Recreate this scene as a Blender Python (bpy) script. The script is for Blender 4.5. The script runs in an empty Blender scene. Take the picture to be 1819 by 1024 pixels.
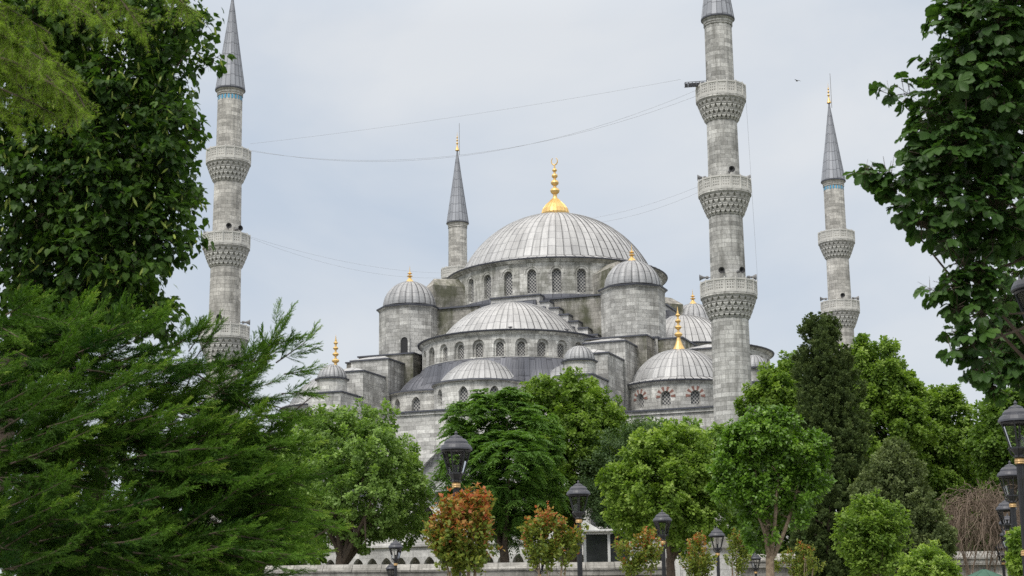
import bpy, math, random
import numpy as np
from mathutils import Matrix, Vector
R = math.radians
rng = np.random.default_rng(7)
random.seed(7)
scene = bpy.context.scene
col = scene.collection

# ------------------------------------------------------------------ camera
F, PITCH, ROLL, CX, CY = 2884.66, 0.2078, -0.0120, 909.5, 512.0   # in pixels of an 1819 wide frame
fw = np.array([0, math.cos(PITCH), math.sin(PITCH)])
up_ = np.array([0, -math.sin(PITCH), math.cos(PITCH)])
rt_ = np.array([1.0, 0, 0])
RT = math.cos(ROLL) * rt_ + math.sin(ROLL) * up_
UP = -math.sin(ROLL) * rt_ + math.cos(ROLL) * up_
cam_d = bpy.data.cameras.new('camera')
cam_d.sensor_width = 36.0
cam_d.lens = F * 36.0 / 1819.0
cam_d.clip_start = 0.1
cam_d.clip_end = 6000
cam_d.dof.use_dof = True
cam_d.dof.focus_distance = 120.0
cam_d.dof.aperture_fstop = 7.1
cam = bpy.data.objects.new('camera', cam_d)
col.objects.link(cam)
cam.matrix_world = Matrix(((RT[0], UP[0], -fw[0], 0), (RT[1], UP[1], -fw[1], 0), (RT[2], UP[2], -fw[2], 0), (0, 0, 0, 1)))
scene.camera = cam
GZ = -1.65                                   # the ground, eye level is z = 0


def ray(u, v):
    return fw + (u - CX) / F * RT - (v - CY) / F * UP


def at(u, v, Y):
    """the point at distance Y in front of the eye seen at pixel (u, v)"""
    d = ray(u, v)
    return d * (Y / d[1])


def at_h(u, v, z):
    d = ray(u, v)
    return d * (z / d[2])


# ------------------------------------------------------------------ sky, sun, exposure
SUN_EL, SUN_AZ = 52.0, 212.0                 # azimuth clockwise from +y
world = bpy.data.worlds.new("World")
scene.world = world
world.use_nodes = True
nt = world.node_tree
nt.nodes.clear()


def N(nt, t, **kw):
    n = nt.nodes.new(t)
    for k, v in kw.items():
        if k == 'ins':
            for i, x in v.items():
                n.inputs[i].default_value = x
        else:
            setattr(n, k, v)
    return n


def L(nt, a, b):
    nt.links.new(a, b)


out = N(nt, 'ShaderNodeOutputWorld')
bg = N(nt, 'ShaderNodeBackground', ins={'Strength': 0.1})
sky = N(nt, 'ShaderNodeTexSky', sky_type='NISHITA', sun_disc=False, sun_elevation=R(SUN_EL), sun_rotation=R(SUN_AZ), air_density=1.2, dust_density=2.0)
tc = N(nt, 'ShaderNodeTexCoord')
mp = N(nt, 'ShaderNodeMapping')
mp.inputs['Scale'].default_value = (1.0, 1.0, 1.9)
mp.inputs['Location'].default_value = (3.1, 0.4, 0.35)
nz = N(nt, 'ShaderNodeTexNoise', ins={'Scale': 3.0, 'Detail': 6.0, 'Roughness': 0.5, 'Distortion': 0.3})
L(nt, tc.outputs['Generated'], mp.inputs['Vector'])
L(nt, mp.outputs['Vector'], nz.inputs['Vector'])
rp = N(nt, 'ShaderNodeValToRGB')
rp.color_ramp.elements[0].position = 0.33
rp.color_ramp.elements[0].color = (0.465, 0.530, 0.620, 1)
rp.color_ramp.elements[1].position = 0.62
rp.color_ramp.elements[1].color = (0.635, 0.66, 0.690, 1)
L(nt, nz.outputs['Fac'], rp.inputs['Fac'])
sep = N(nt, 'ShaderNodeSeparateXYZ')
L(nt, tc.outputs['Generated'], sep.inputs['Vector'])
# an overcast sky is about three times brighter at the zenith than near the horizon
mr = N(nt, 'ShaderNodeMapRange', ins={'From Min': 0.36, 'From Max': 1.0, 'To Min': 9.2, 'To Max': 24.5})
L(nt, sep.outputs['Z'], mr.inputs['Value'])
vm = N(nt, 'ShaderNodeVectorMath', operation='SCALE')
L(nt, rp.outputs['Color'], vm.inputs[0])
L(nt, mr.outputs['Result'], vm.inputs['Scale'])
mx = N(nt, 'ShaderNodeMix', data_type='RGBA', ins={'Factor': 0.94})
L(nt, sky.outputs['Color'], mx.inputs['A'])
# the bright cloud overhead is neutral, only the low sky is bluish
mz = N(nt, 'ShaderNodeMapRange', ins={'From Min': 0.42, 'From Max': 0.8, 'To Min': 0.0, 'To Max': 1.0})
L(nt, sep.outputs['Z'], mz.inputs['Value'])
neu = N(nt, 'ShaderNodeMix', data_type='RGBA', blend_type='MULTIPLY', ins={'B': (1.12, 1.0, 0.86, 1)})
L(nt, mz.outputs['Result'], neu.inputs['Factor'])
L(nt, vm.outputs['Vector'], neu.inputs['A'])
L(nt, neu.outputs['Result'], mx.inputs['B'])
L(nt, mx.outputs['Result'], bg.inputs['Color'])
L(nt, bg.outputs['Background'], out.inputs['Surface'])

sun_d = bpy.data.lights.new('sun', 'SUN')
sun_d.energy = 1.5
sun_d.angle = R(14)
sun_d.color = (1.0, 0.965, 0.91)
sun = bpy.data.objects.new('sun', sun_d)
col.objects.link(sun)
sd = Vector((math.sin(R(SUN_AZ)) * math.cos(R(SUN_EL)), math.cos(R(SUN_AZ)) * math.cos(R(SUN_EL)), math.sin(R(SUN_EL))))
sun.rotation_euler = sd.to_track_quat('Z', 'Y').to_euler()

vs = scene.view_settings
scene.display_settings.display_device = 'sRGB'
vs.view_transform = 'Standard'
vs.look = 'None'
vs.exposure = 0.38
vs.gamma = 1.0
scene.render.engine = 'CYCLES'
cy = scene.cycles
cy.max_bounces = 7
cy.diffuse_bounces = 4
cy.glossy_bounces = 3
cy.transmission_bounces = 5
cy.use_denoising = False
cy.sample_clamp_indirect = 6.0


# ------------------------------------------------------------------ materials
def new_mat(name):
    m = bpy.data.materials.new(name)
    m.use_nodes = True
    t = m.node_tree
    t.nodes.clear()
    o = N(t, 'ShaderNodeOutputMaterial')
    b = N(t, 'ShaderNodeBsdfPrincipled')
    L(t, b.outputs[0], o.inputs['Surface'])
    return m, t, b, o


def rgb(c, k=1.0):
    return (c[0] * k, c[1] * k, c[2] * k, 1)


def mixc(t, fac, a, b, blend='MIX'):
    n = N(t, 'ShaderNodeMix', data_type='RGBA', blend_type=blend)
    for s, x in (('Factor', fac), ('A', a), ('B', b)):
        if isinstance(x, (int, float)):
            n.inputs[s].default_value = x
        elif isinstance(x, tuple):
            n.inputs[s].default_value = x
        else:
            L(t, x, n.inputs[s])
    return n.outputs['Result']


def ramp(t, x, p0, p1, c0=0.0, c1=1.0):
    n = N(t, 'ShaderNodeMapRange', ins={'From Min': p0, 'From Max': p1, 'To Min': c0, 'To Max': c1})
    L(t, x, n.inputs['Value'])
    return n.outputs['Result']


def noise(t, vec, scale, detail=3.0, rough=0.5, sc=(1, 1, 1), loc=(0, 0, 0)):
    m = N(t, 'ShaderNodeMapping')
    m.inputs['Scale'].default_value = sc
    m.inputs['Location'].default_value = loc
    L(t, vec, m.inputs['Vector'])
    n = N(t, 'ShaderNodeTexNoise', ins={'Scale': scale, 'Detail': detail, 'Roughness': rough})
    L(t, m.outputs['Vector'], n.inputs['Vector'])
    return n.outputs['Fac']


def stone(name, c1, c2, mortar=0.62, stain=0.6, row=0.36, width=0.85, moss=0.0, vary=0.55, bump=0.25):
    """coursed ashlar; UV in metres. Blocks differ in tone, run-off leaves dark streaks, damp leaves moss"""
    m, t, b, o = new_mat(name)
    uv = N(t, 'ShaderNodeUVMap', uv_map='UVMap').outputs['UV']
    tcn = N(t, 'ShaderNodeTexCoord')
    obj_c = tcn.outputs['Object']
    wob = noise(t, uv, 0.7, 2)
    br = N(t, 'ShaderNodeTexBrick', offset=0.5, offset_frequency=2, squash=0.72, squash_frequency=3)
    for k, v in {'Color1': rgb(c1), 'Color2': rgb(c2), 'Mortar': rgb(c2, mortar), 'Scale': 1.0, 'Mortar Size': 0.014, 'Mortar Smooth': 0.3, 'Bias': -0.15, 'Brick Width': width, 'Row Height': row}.items():
        br.inputs[k].default_value = v
    L(t, uv, br.inputs['Vector'])
    # a second, bigger lattice of patches repaired with paler or darker stone
    br2 = N(t, 'ShaderNodeTexBrick', offset=0.37, offset_frequency=2, squash=1.0, squash_frequency=2)
    for k, v in {'Color1': (1, 1, 1, 1), 'Color2': (0, 0, 0, 1), 'Mortar': (.5, .5, .5, 1), 'Scale': 1.0, 'Mortar Size': 0.0, 'Bias': 0.0, 'Brick Width': width * 1.5, 'Row Height': row}.items():
        br2.inputs[k].default_value = v
    L(t, uv, br2.inputs['Vector'])
    c = br.outputs['Color']
    pv = ramp(t, br2.outputs['Color'], 0, 1, 1 - 0.24 * vary * 2, 1 + 0.16 * vary * 2)
    c = mixc(t, 1.0, c, pv, 'MULTIPLY')
    big = ramp(t, noise(t, uv, 0.33, 4, 0.6), 0.34, 0.66, 0.70, 1.20)
    c = mixc(t, 1.0, c, big, 'MULTIPLY')
    fine = ramp(t, noise(t, uv, 6.0, 4, 0.65), 0.32, 0.68, 0.78, 1.18)
    c = mixc(t, 1.0, c, fine, 'MULTIPLY')
    st = ramp(t, noise(t, uv, 1.0, 5, 0.65, (1.7, 0.15, 1)), 0.49, 0.64, 0, stain)
    st2 = ramp(t, noise(t, uv, 1.0, 5, 0.7, (0.6, 0.9, 1), (7, 3, 0)), 0.55, 0.66, 0, stain * 0.8)
    c = mixc(t, st, c, (0.115, 0.112, 0.10, 1))
    c = mixc(t, st2, c, (0.17, 0.165, 0.15, 1))
    if moss:
        ms = ramp(t, noise(t, uv, 1.0, 5, 0.7, (0.5, 0.25, 1), (1, 9, 0)), 0.44, 0.60, 0, moss)
        c = mixc(t, ms, c, (0.085, 0.09, 0.05, 1))
    L(t, c, b.inputs['Base Color'])
    b.inputs['Roughness'].default_value = 0.9
    b.inputs['Specular IOR Level'].default_value = 0.2
    bp = N(t, 'ShaderNodeBump', ins={'Strength': bump, 'Distance': 0.03})
    hgt = mixc(t, 0.5, br.outputs['Fac'], noise(t, uv, 9, 4, 0.7))
    inv = N(t, 'ShaderNodeMath', operation='SUBTRACT', ins={0: 1.0})
    L(t, hgt, inv.inputs[1])
    L(t, inv.outputs[0], bp.inputs['Height'])
    L(t, bp.outputs['Normal'], b.inputs['Normal'])
    return m


def lead(name, c, seam=0.45, streak=0.5, rough=0.5, pale=0.3, row=0.55):
    """sheet lead; UV: u counts the sheets, v runs down the slope in sheet lengths"""
    m, t, b, o = new_mat(name)
    uv = N(t, 'ShaderNodeUVMap', uv_map='UVMap').outputs['UV']
    br = N(t, 'ShaderNodeTexBrick', offset=0.0, offset_frequency=2)
    for k, v in {'Color1': rgb(c), 'Color2': rgb(c, 0.80), 'Mortar': rgb(c, seam), 'Scale': 1.0, 'Mortar Size': 0.06, 'Mortar Smooth': 0.35, 'Bias': -0.2, 'Brick Width': 1.0, 'Row Height': 40.0}.items():
        br.inputs[k].default_value = v
    L(t, uv, br.inputs['Vector'])
    # cross welts, staggered from one sheet to the next
    mp2 = N(t, 'ShaderNodeMapping')
    mp2.inputs['Rotation'].default_value = (0, 0, R(90))
    L(t, uv, mp2.inputs['Vector'])
    b2 = N(t, 'ShaderNodeTexBrick', offset=0.10, offset_frequency=3)
    for k, v in {'Color1': (1, 1, 1, 1), 'Color2': (0.80, 0.80, 0.81, 1), 'Mortar': (0.45, 0.45, 0.47, 1), 'Scale': 1.0, 'Mortar Size': 0.035, 'Mortar Smooth': 0.3, 'Bias': -0.3, 'Brick Width': row * 2.0, 'Row Height': 1.0}.items():
        b2.inputs[k].default_value = v
    L(t, mp2.outputs['Vector'], b2.inputs['Vector'])
    cc = mixc(t, 1.0, br.outputs['Color'], b2.outputs['Color'], 'MULTIPLY')
    s1 = ramp(t, noise(t, uv, 1.0, 4, 0.7, (3.1, 0.30, 1)), 0.46, 0.70, 0, streak)
    cc = mixc(t, s1, cc, rgb(c, 0.52))
    s2 = ramp(t, noise(t, uv, 1.0, 4, 0.7, (2.3, 0.22, 1), (5, 8, 0)), 0.50, 0.74, 0, pale)
    cc = mixc(t, s2, cc, (0.66, 0.66, 0.66, 1))
    s3 = ramp(t, noise(t, uv, 0.35, 3), 0.3, 0.7, 0.85, 1.12)
    cc = mixc(t, 1.0, cc, s3, 'MULTIPLY')
    L(t, cc, b.inputs['Base Color'])
    b.inputs['Roughness'].default_value = rough
    b.inputs['Metallic'].default_value = 0.15
    b.inputs['Specular IOR Level'].default_value = 0.4
    bp = N(t, 'ShaderNodeBump', ins={'Strength': 0.2, 'Distance': 0.05})
    L(t, noise(t, uv, 1.3, 3), bp.inputs['Height'])
    L(t, bp.outputs['Normal'], b.inputs['Normal'])
    return m


def plain(name, c, rough=0.6, metal=0.0, spec=0.4, var=0.15, scale=4.0, c2=None, bump=0.0):
    m, t, b, o = new_mat(name)
    tcn = N(t, 'ShaderNodeTexCoord').outputs['Object']
    f = noise(t, tcn, scale, 4, 0.6)
    if c2 is None:
        cc = mixc(t, 1.0, rgb(c), ramp(t, f, 0.3, 0.7, 1 - var, 1 + var), 'MULTIPLY')
    else:
        cc = mixc(t, ramp(t, f, 0.35, 0.65), rgb(c), rgb(c2))
    L(t, cc, b.inputs['Base Color'])
    b.inputs['Roughness'].default_value = rough
    b.inputs['Metallic'].default_value = metal
    b.inputs['Specular IOR Level'].default_value = spec
    if bump:
        bp = N(t, 'ShaderNodeBump', ins={'Strength': bump, 'Distance': 0.02})
        L(t, noise(t, tcn, scale * 3, 4, 0.7), bp.inputs['Height'])
        L(t, bp.outputs['Normal'], b.inputs['Normal'])
    return m


def grille_mat(name, stone_c, hole_c, pitch):
    """pierced stone lattice: staggered round holes"""
    m, t, b, o = new_mat(name)
    uv = N(t, 'ShaderNodeUVMap', uv_map='UVMap').outputs['UV']
    mp2 = N(t, 'ShaderNodeMapping')
    mp2.inputs['Rotation'].default_value = (0, 0, R(45))
    mp2.inputs['Scale'].default_value = (1 / pitch, 1 / pitch, 1)
    L(t, uv, mp2.inputs['Vector'])
    vo = N(t, 'ShaderNodeTexVoronoi', voronoi_dimensions='2D', ins={'Scale': 1.0, 'Randomness': 0.0})
    L(t, mp2.outputs['Vector'], vo.inputs['Vector'])
    f = ramp(t, vo.outputs['Distance'], 0.36, 0.44)
    L(t, mixc(t, f, rgb(hole_c), rgb(stone_c)), b.inputs['Base Color'])
    b.inputs['Roughness'].default_value = 0.75
    b.inputs['Specular IOR Level'].default_value = 0.25
    bp = N(t, 'ShaderNodeBump', ins={'Strength': 0.6, 'Distance': 0.06})
    L(t, f, bp.inputs['Height'])
    L(t, bp.outputs['Normal'], b.inputs['Normal'])
    return m


def leaf_mat(name, dark, light, old=None, trans=0.35, rough=0.5, spec=0.3, tcol=(1.15, 1.25, 0.55)):
    """leaf colour by age: each leaf carries its own 'tint', 0 an old leaf, 1 a young one"""
    m, t, b, o = new_mat(name)
    at_ = N(t, 'ShaderNodeAttribute', attribute_name='tint')
    rp = N(t, 'ShaderNodeValToRGB')
    e = rp.color_ramp.elements
    e[0].position = 0.0
    e[0].color = rgb(dark)
    e[1].position = 0.75
    e[1].color = rgb(light)
    if old is not None:
        x = rp.color_ramp.elements.new(1.0)
        x.color = rgb(old)
    L(t, at_.outputs['Fac'], rp.inputs['Fac'])
    L(t, rp.outputs['Color'], b.inputs['Base Color'])
    b.inputs['Roughness'].default_value = rough
    b.inputs['Specular IOR Level'].default_value = spec
    tr = N(t, 'ShaderNodeBsdfTranslucent')
    L(t, mixc(t, 1.0, rp.outputs['Color'], (tcol[0], tcol[1], tcol[2], 1), 'MULTIPLY'), tr.inputs['Color'])
    ms = N(t, 'ShaderNodeMixShader', ins={0: trans})
    L(t, b.outputs[0], ms.inputs[1])
    L(t, tr.outputs[0], ms.inputs[2])
    L(t, ms.outputs[0], o.inputs['Surface'])
    return m


M = {}
M['stone'] = stone('ashlar_grey', (0.62, 0.615, 0.59), (0.41, 0.405, 0.39), stain=0.5)
M['stone_clean'] = stone('ashlar_pale', (0.72, 0.71, 0.675), (0.52, 0.51, 0.485), stain=0.45)
M['stone_drum'] = stone('ashlar_drum', (0.68, 0.67, 0.635), (0.48, 0.47, 0.445), stain=0.6, moss=0.4)
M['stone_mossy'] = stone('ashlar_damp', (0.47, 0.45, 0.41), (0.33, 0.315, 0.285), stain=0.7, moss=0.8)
M['stone_beige'] = stone('ashlar_beige', (0.62, 0.60, 0.56), (0.45, 0.435, 0.405), stain=0.32, row=0.36, width=0.85)
M['stone_dark'] = stone('ashlar_weathered', (0.60, 0.595, 0.57), (0.41, 0.405, 0.385), stain=0.5, row=0.36, width=0.85, vary=0.6)
M['carved'] = stone('carved_stone', (0.64, 0.63, 0.60), (0.48, 0.47, 0.445), stain=0.45, row=0.6, width=0.5)
M['marble'] = stone('white_marble', (0.72, 0.71, 0.69), (0.62, 0.61, 0.59), stain=0.18, row=0.6, width=1.4)
M['rail'] = plain('balustrade_stone', (0.56, 0.55, 0.52), 0.85, var=0.18, scale=1.5)
M['lead'] = lead('sheet_lead_pale', (0.52, 0.52, 0.52), seam=0.32, pale=0.4, streak=0.6)
M['lead_small'] = lead('sheet_lead_grey', (0.42, 0.425, 0.435), seam=0.36, pale=0.25, streak=0.6)
M['lead_cone'] = lead('sheet_lead_cone', (0.36, 0.375, 0.41), seam=0.6, streak=0.35, pale=0.1, row=0.42)
M['lead_dark'] = lead('sheet_lead_dark', (0.165, 0.17, 0.195), seam=0.7, streak=0.3, pale=0.06)
M['lead_edge'] = plain('lead_edge', (0.085, 0.09, 0.11), 0.5)
M['gold'] = plain('gilded_copper', (0.78, 0.54, 0.22), 0.45, metal=0.55, var=0.08)
M['grille'] = grille_mat('pierced_lattice', (0.46, 0.45, 0.43), (0.085, 0.09, 0.10), 0.235)
M['grille_fine'] = grille_mat('pierced_lattice_fine', (0.43, 0.42, 0.40), (0.09, 0.09, 0.095), 0.21)
M['red_stone'] = plain('red_voussoir', (0.27, 0.145, 0.12), 0.85, var=0.25)
M['white_stone'] = plain('white_voussoir', (0.55, 0.53, 0.50), 0.85, var=0.15)
M['tile'] = plain('turquoise_tile', (0.10, 0.36, 0.56), 0.35, var=0.35, scale=9)
M['dark'] = plain('shadowed_opening', (0.03, 0.03, 0.032), 0.7)
M['iron'] = plain('black_cast_iron', (0.022, 0.023, 0.026), 0.42, spec=0.5, var=0.2)
M['hood'] = plain('grey_painted_hood', (0.060, 0.062, 0.075), 0.45, spec=0.5, var=0.15)
M['brass'] = plain('gold_painted_collar', (0.55, 0.36, 0.16), 0.45, metal=0.3, var=0.15)
M['horn'] = plain('grey_horn', (0.22, 0.22, 0.225), 0.5)
M['cable'] = plain('steel_cable', (0.30, 0.30, 0.31), 0.5)
M['bark'] = plain('bark', (0.135, 0.10, 0.072), 0.9, c2=(0.075, 0.058, 0.045), scale=7, bump=0.6)
M['bark_pale'] = plain('pale_bark', (0.30, 0.235, 0.165), 0.85, c2=(0.17, 0.125, 0.085), scale=9, bump=0.4)
M['twig'] = plain('dry_twig', (0.235, 0.18, 0.135), 0.9, c2=(0.14, 0.105, 0.08), scale=2.0)
M['wallstone'] = stone('precinct_stone', (0.42, 0.405, 0.375), (0.30, 0.29, 0.265), stain=0.65, row=0.5, width=1.3)
M['earth'] = plain('trodden_earth', (0.15, 0.13, 0.10), 0.95, c2=(0.09, 0.11, 0.05), scale=0.3)
M['paving'] = plain('grey_paving', (0.28, 0.27, 0.255), 0.9, scale=0.6)
M['white_paint'] = plain('white_paint', (0.74, 0.74, 0.72), 0.5, var=0.06)
M['glass_dark'] = plain('dark_glazing', (0.035, 0.038, 0.04), 0.12, spec=0.6)
M['green_cloth'] = plain('green_canvas', (0.05, 0.12, 0.085), 0.8)
M['plumage'] = plain('grey_plumage', (0.13, 0.13, 0.145), 0.8)
M['plumage_white'] = plain('white_plumage', (0.55, 0.55, 0.55), 0.8)
mg, tg, bg_, og = new_mat('lantern_glass')
bg_.inputs['Base Color'].default_value = (0.9, 0.93, 0.92, 1)
bg_.inputs['Roughness'].default_value = 0.03
bg_.inputs['Specular IOR Level'].default_value = 0.5
_tr = N(tg, 'ShaderNodeBsdfTransparent')
_gl = N(tg, 'ShaderNodeBsdfGlossy', ins={'Roughness': 0.05})
_fr = N(tg, 'ShaderNodeFresnel', ins={'IOR': 1.35})
_ms = N(tg, 'ShaderNodeMixShader')
L(tg, _fr.outputs[0], _ms.inputs[0])
L(tg, _tr.outputs[0], _ms.inputs[1])
L(tg, _gl.outputs[0], _ms.inputs[2])
L(tg, _ms.outputs[0], og.inputs['Surface'])
M['glass'] = mg


# ------------------------------------------------------------------ mesh helpers
class MB:
    """collects faces with UVs and material slots, then links them as one object"""

    def __init__(self):
        self.v, self.f, self.uv, self.mi, self.sm = [], [], [], [], []

    def face(self, pts, uvs=None, mi=0, smooth=False):
        pts = [tuple(float(c) for c in p) for p in pts]
        i = len(self.v)
        self.v += pts
        self.f.append(tuple(range(i, i + len(pts))))
        if uvs is None:
            a, b, c = (np.array(pts[k]) for k in (0, 1, 2))
            n = np.cross(b - a, c - a)
            ln = np.linalg.norm(n)
            n = n / ln if ln > 1e-12 else np.array([0, 0, 1.0])
            if abs(n[2]) < 0.75:
                h = np.array([-n[1], n[0], 0])
                h /= np.linalg.norm(h)
                uvs = [(float(np.dot(p, h)), p[2]) for p in pts]
            else:
                uvs = [(p[0], p[1]) for p in pts]
        self.uv += uvs
        self.mi.append(mi)
        self.sm.append(smooth)

    def box(self, x0, x1, y0, y1, z0, z1, mi=0, top_mi=None, bottom=True):
        p = [(x0, y0, z0), (x1, y0, z0), (x1, y1, z0), (x0, y1, z0), (x0, y0, z1), (x1, y0, z1), (x1, y1, z1), (x0, y1, z1)]
        for q in ((0, 1, 5, 4), (1, 2, 6, 5), (2, 3, 7, 6), (3, 0, 4, 7)):
            self.face([p[k] for k in q], None, mi)
        self.face([p[k] for k in (4, 5, 6, 7)], None, mi if top_mi is None else top_mi)
        if bottom:
            self.face([p[k] for k in (3, 2, 1, 0)], None, mi)

    def hip(self, x0, x1, y0, y1, z, h, mi=0, inset=0.35):
        """low hipped roof on a rectangle"""
        w, d = x1 - x0, y1 - y0
        if w >= d:
            a, b = (x0 + d * inset, (y0 + y1) / 2, z + h), (x1 - d * inset, (y0 + y1) / 2, z + h)
            self.face([(x0, y0, z), (x1, y0, z), b, a], None, mi)
            self.face([(x1, y0, z), (x1, y1, z), b], None, mi)
            self.face([(x1, y1, z), (x0, y1, z), a, b], None, mi)
            self.face([(x0, y1, z), (x0, y0, z), a], None, mi)
        else:
            a, b = ((x0 + x1) / 2, y0 + w * inset, z + h), ((x0 + x1) / 2, y1 - w * inset, z + h)
            self.face([(x0, y0, z), (x1, y0, z), a], None, mi)
            self.face([(x1, y0, z), (x1, y1, z), b, a], None, mi)
            self.face([(x1, y1, z), (x0, y1, z), b], None, mi)
            self.face([(x0, y1, z), (x0, y0, z), a, b], None, mi)

    def lathe(self, prof, n=32, c=(0, 0, 0), mi=0, a0=0.0, a1=2 * math.pi, smooth=False, panels=None, phase=0.0, mis=None, vs=1.0):
        """turned surface; prof is [(r, z)], panels sets the number of lead sheets round the turn"""
        arc = [0]
        for k in range(1, len(prof)):
            arc.append(arc[-1] + math.hypot(prof[k][0] - prof[k - 1][0], prof[k][1] - prof[k - 1][1]))
        rm = max(r for r, z in prof)
        for k in range(len(prof) - 1):
            (r0, z0), (r1, z1) = prof[k], prof[k + 1]
            for i in range(n):
                t0, t1 = a0 + (a1 - a0) * i / n + phase, a0 + (a1 - a0) * (i + 1) / n + phase
                pt = lambda r, z, t: (c[0] + r * math.cos(t), c[1] + r * math.sin(t), c[2] + z)
                if panels:
                    u0, u1 = (t0 - phase) / (2 * math.pi) * panels, (t1 - phase) / (2 * math.pi) * panels
                    v0, v1 = arc[k] * vs, arc[k + 1] * vs
                else:
                    u0, u1 = t0 * rm, t1 * rm
                    v0, v1 = z0 + c[2], z1 + c[2]
                    if abs(z1 - z0) < 0.3 * abs(r1 - r0):
                        v0, v1 = arc[k], arc[k + 1]
                m_ = mi if mis is None else mis[k]
                if r1 < 1e-6:
                    self.face([pt(r0, z0, t0), pt(r0, z0, t1), pt(0, z1, 0)], [(u0, v0), (u1, v0), ((u0 + u1) / 2, v1)], m_, smooth)
                elif r0 < 1e-6:
                    self.face([pt(0, z0, 0), pt(r1, z1, t1), pt(r1, z1, t0)], [((u0 + u1) / 2, v0), (u1, v1), (u0, v1)], m_, smooth)
                else:
                    self.face([pt(r0, z0, t0), pt(r0, z0, t1), pt(r1, z1, t1), pt(r1, z1, t0)], [(u0, v0), (u1, v0), (u1, v1), (u0, v1)], m_, smooth)

    def ribbed(self, prof, ribs, c=(0, 0, 0), mi=0, a0=0.0, a1=2 * math.pi, wid=0.09, hgt=0.055, vs=1.0, scallop=0.0):
        """lead dome: sheets between raised rolls; the rolls end before the crown"""
        n = max(1, int(round(ribs * (a1 - a0) / (2 * math.pi))))
        step = (a1 - a0) / n
        arc = [0]
        for k in range(1, len(prof)):
            arc.append(arc[-1] + math.hypot(prof[k][0] - prof[k - 1][0], prof[k][1] - prof[k - 1][1]))
        for k in range(len(prof) - 1):
            (r0, z0), (r1, z1) = prof[k], prof[k + 1]
            # outward normal of the profile
            dr, dz = r1 - r0, z1 - z0
            ln = math.hypot(dr, dz)
            nr, nz_ = dz / ln, -dr / ln
            for i in range(n):
                t = a0 + i * step

                def fr(r):
                    return min(0.30, wid / max(r * step, 1e-4))
                f0, f1 = fr(r0), fr(r1)
                h0 = hgt if r0 > 0.12 * prof[0][0] else hgt * 0.4
                h1 = hgt if r1 > 0.12 * prof[0][0] else hgt * 0.4
                cuts0 = [(0, 0), (f0 * .25, h0), (f0 * .75, h0), (f0, 0)]
                cuts1 = [(0, 0), (f1 * .25, h1), (f1 * .75, h1), (f1, 0)]
                if scallop:
                    for q in (0.25, 0.5, 0.75):
                        w_ = math.sin(q * math.pi)
                        cuts0.append((f0 + (1 - f0) * q, scallop * w_ * min(1, r0 / prof[0][0] * 1.5)))
                        cuts1.append((f1 + (1 - f1) * q, scallop * w_ * min(1, r1 / prof[0][0] * 1.5)))
                cuts0.append((1, 0))
                cuts1.append((1, 0))
                for q in range(len(cuts0) - 1):
                    P = []
                    for (r, z, cu) in ((r0, z0, cuts0[q]), (r0, z0, cuts0[q + 1]), (r1, z1, cuts1[q + 1]), (r1, z1, cuts1[q])):
                        aa = t + cu[0] * step
                        rr, zz = max(r + nr * cu[1], 0), z + nz_ * cu[1]
                        P.append((c[0] + rr * math.cos(aa), c[1] + rr * math.sin(aa), c[2] + zz))
                    U = [(i + cuts0[q][0], arc[k] * vs), (i + cuts0[q + 1][0], arc[k] * vs), (i + cuts1[q + 1][0], arc[k + 1] * vs), (i + cuts1[q][0], arc[k + 1] * vs)]
                    self.face(P, U, mi)

    def tube(self, pts, rad, n=6, mi=0, cap=True, smooth=True):
        pts = [np.array(p, float) for p in pts]
        rad = [rad] * len(pts) if isinstance(rad, (int, float)) else rad
        rings = []
        prev = None
        for i, p in enumerate(pts):
            d = pts[min(i + 1, len(pts) - 1)] - pts[max(i - 1, 0)]
            d = d / (np.linalg.norm(d) + 1e-9)
            ref = prev if prev is not None else (np.array([0, 0, 1.0]) if abs(d[2]) < 0.9 else np.array([1.0, 0, 0]))
            x = np.cross(ref, d)
            x = np.cross(d, x) if prev is not None else x
            x /= np.linalg.norm(x) + 1e-9
            prev = x
            y = np.cross(d, x)
            rings.append([p + rad[i] * (math.cos(2 * math.pi * k / n) * x + math.sin(2 * math.pi * k / n) * y) for k in range(n)])
        vlen = 0
        for i in range(len(pts) - 1):
            l2 = vlen + np.linalg.norm(pts[i + 1] - pts[i])
            for k in range(n):
                k2 = (k + 1) % n
                self.face([rings[i][k], rings[i][k2], rings[i + 1][k2], rings[i + 1][k]], [(k / n, vlen), ((k + 1) / n, vlen), ((k + 1) / n, l2), (k / n, l2)], mi, smooth)
            vlen = l2
        if cap:
            self.face(rings[0][::-1], [(0, 0)] * n, mi)
            self.face(rings[-1], [(0, 0)] * n, mi)

    def mesh(self, name, mats):
        me = bpy.data.meshes.new(name)
        me.from_pydata(self.v, [], self.f)
        for m in (mats if isinstance(mats, (list, tuple)) else [mats]):
            me.materials.append(M[m] if isinstance(m, str) else m)
        uvl = me.uv_layers.new(name='UVMap')
        uvl.data.foreach_set('uv', np.array(self.uv, dtype=np.float32).ravel())
        me.polygons.foreach_set('material_index', np.array(self.mi, dtype=np.int32))
        me.polygons.foreach_set('use_smooth', np.array(self.sm, dtype=bool))
        me.update()
        return me

    def build(self, name, mats, parent=None, loc=(0, 0, 0), rz=0.0):
        return link(self.mesh(name, mats), name, parent, loc, rz)


def link(me, name, parent=None, loc=(0, 0, 0), rz=0.0):
    o = bpy.data.objects.new(name, me)
    col.objects.link(o)
    o.parent = parent
    o.location = loc
    o.rotation_euler = (0, 0, rz)
    return o


def tag(o, label, cat, group=None, kind=None):
    if label:
        o['label'] = label
    if cat:
        o['category'] = cat
    if group:
        o['group'] = group
    if kind:
        o['kind'] = kind
    return o


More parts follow.
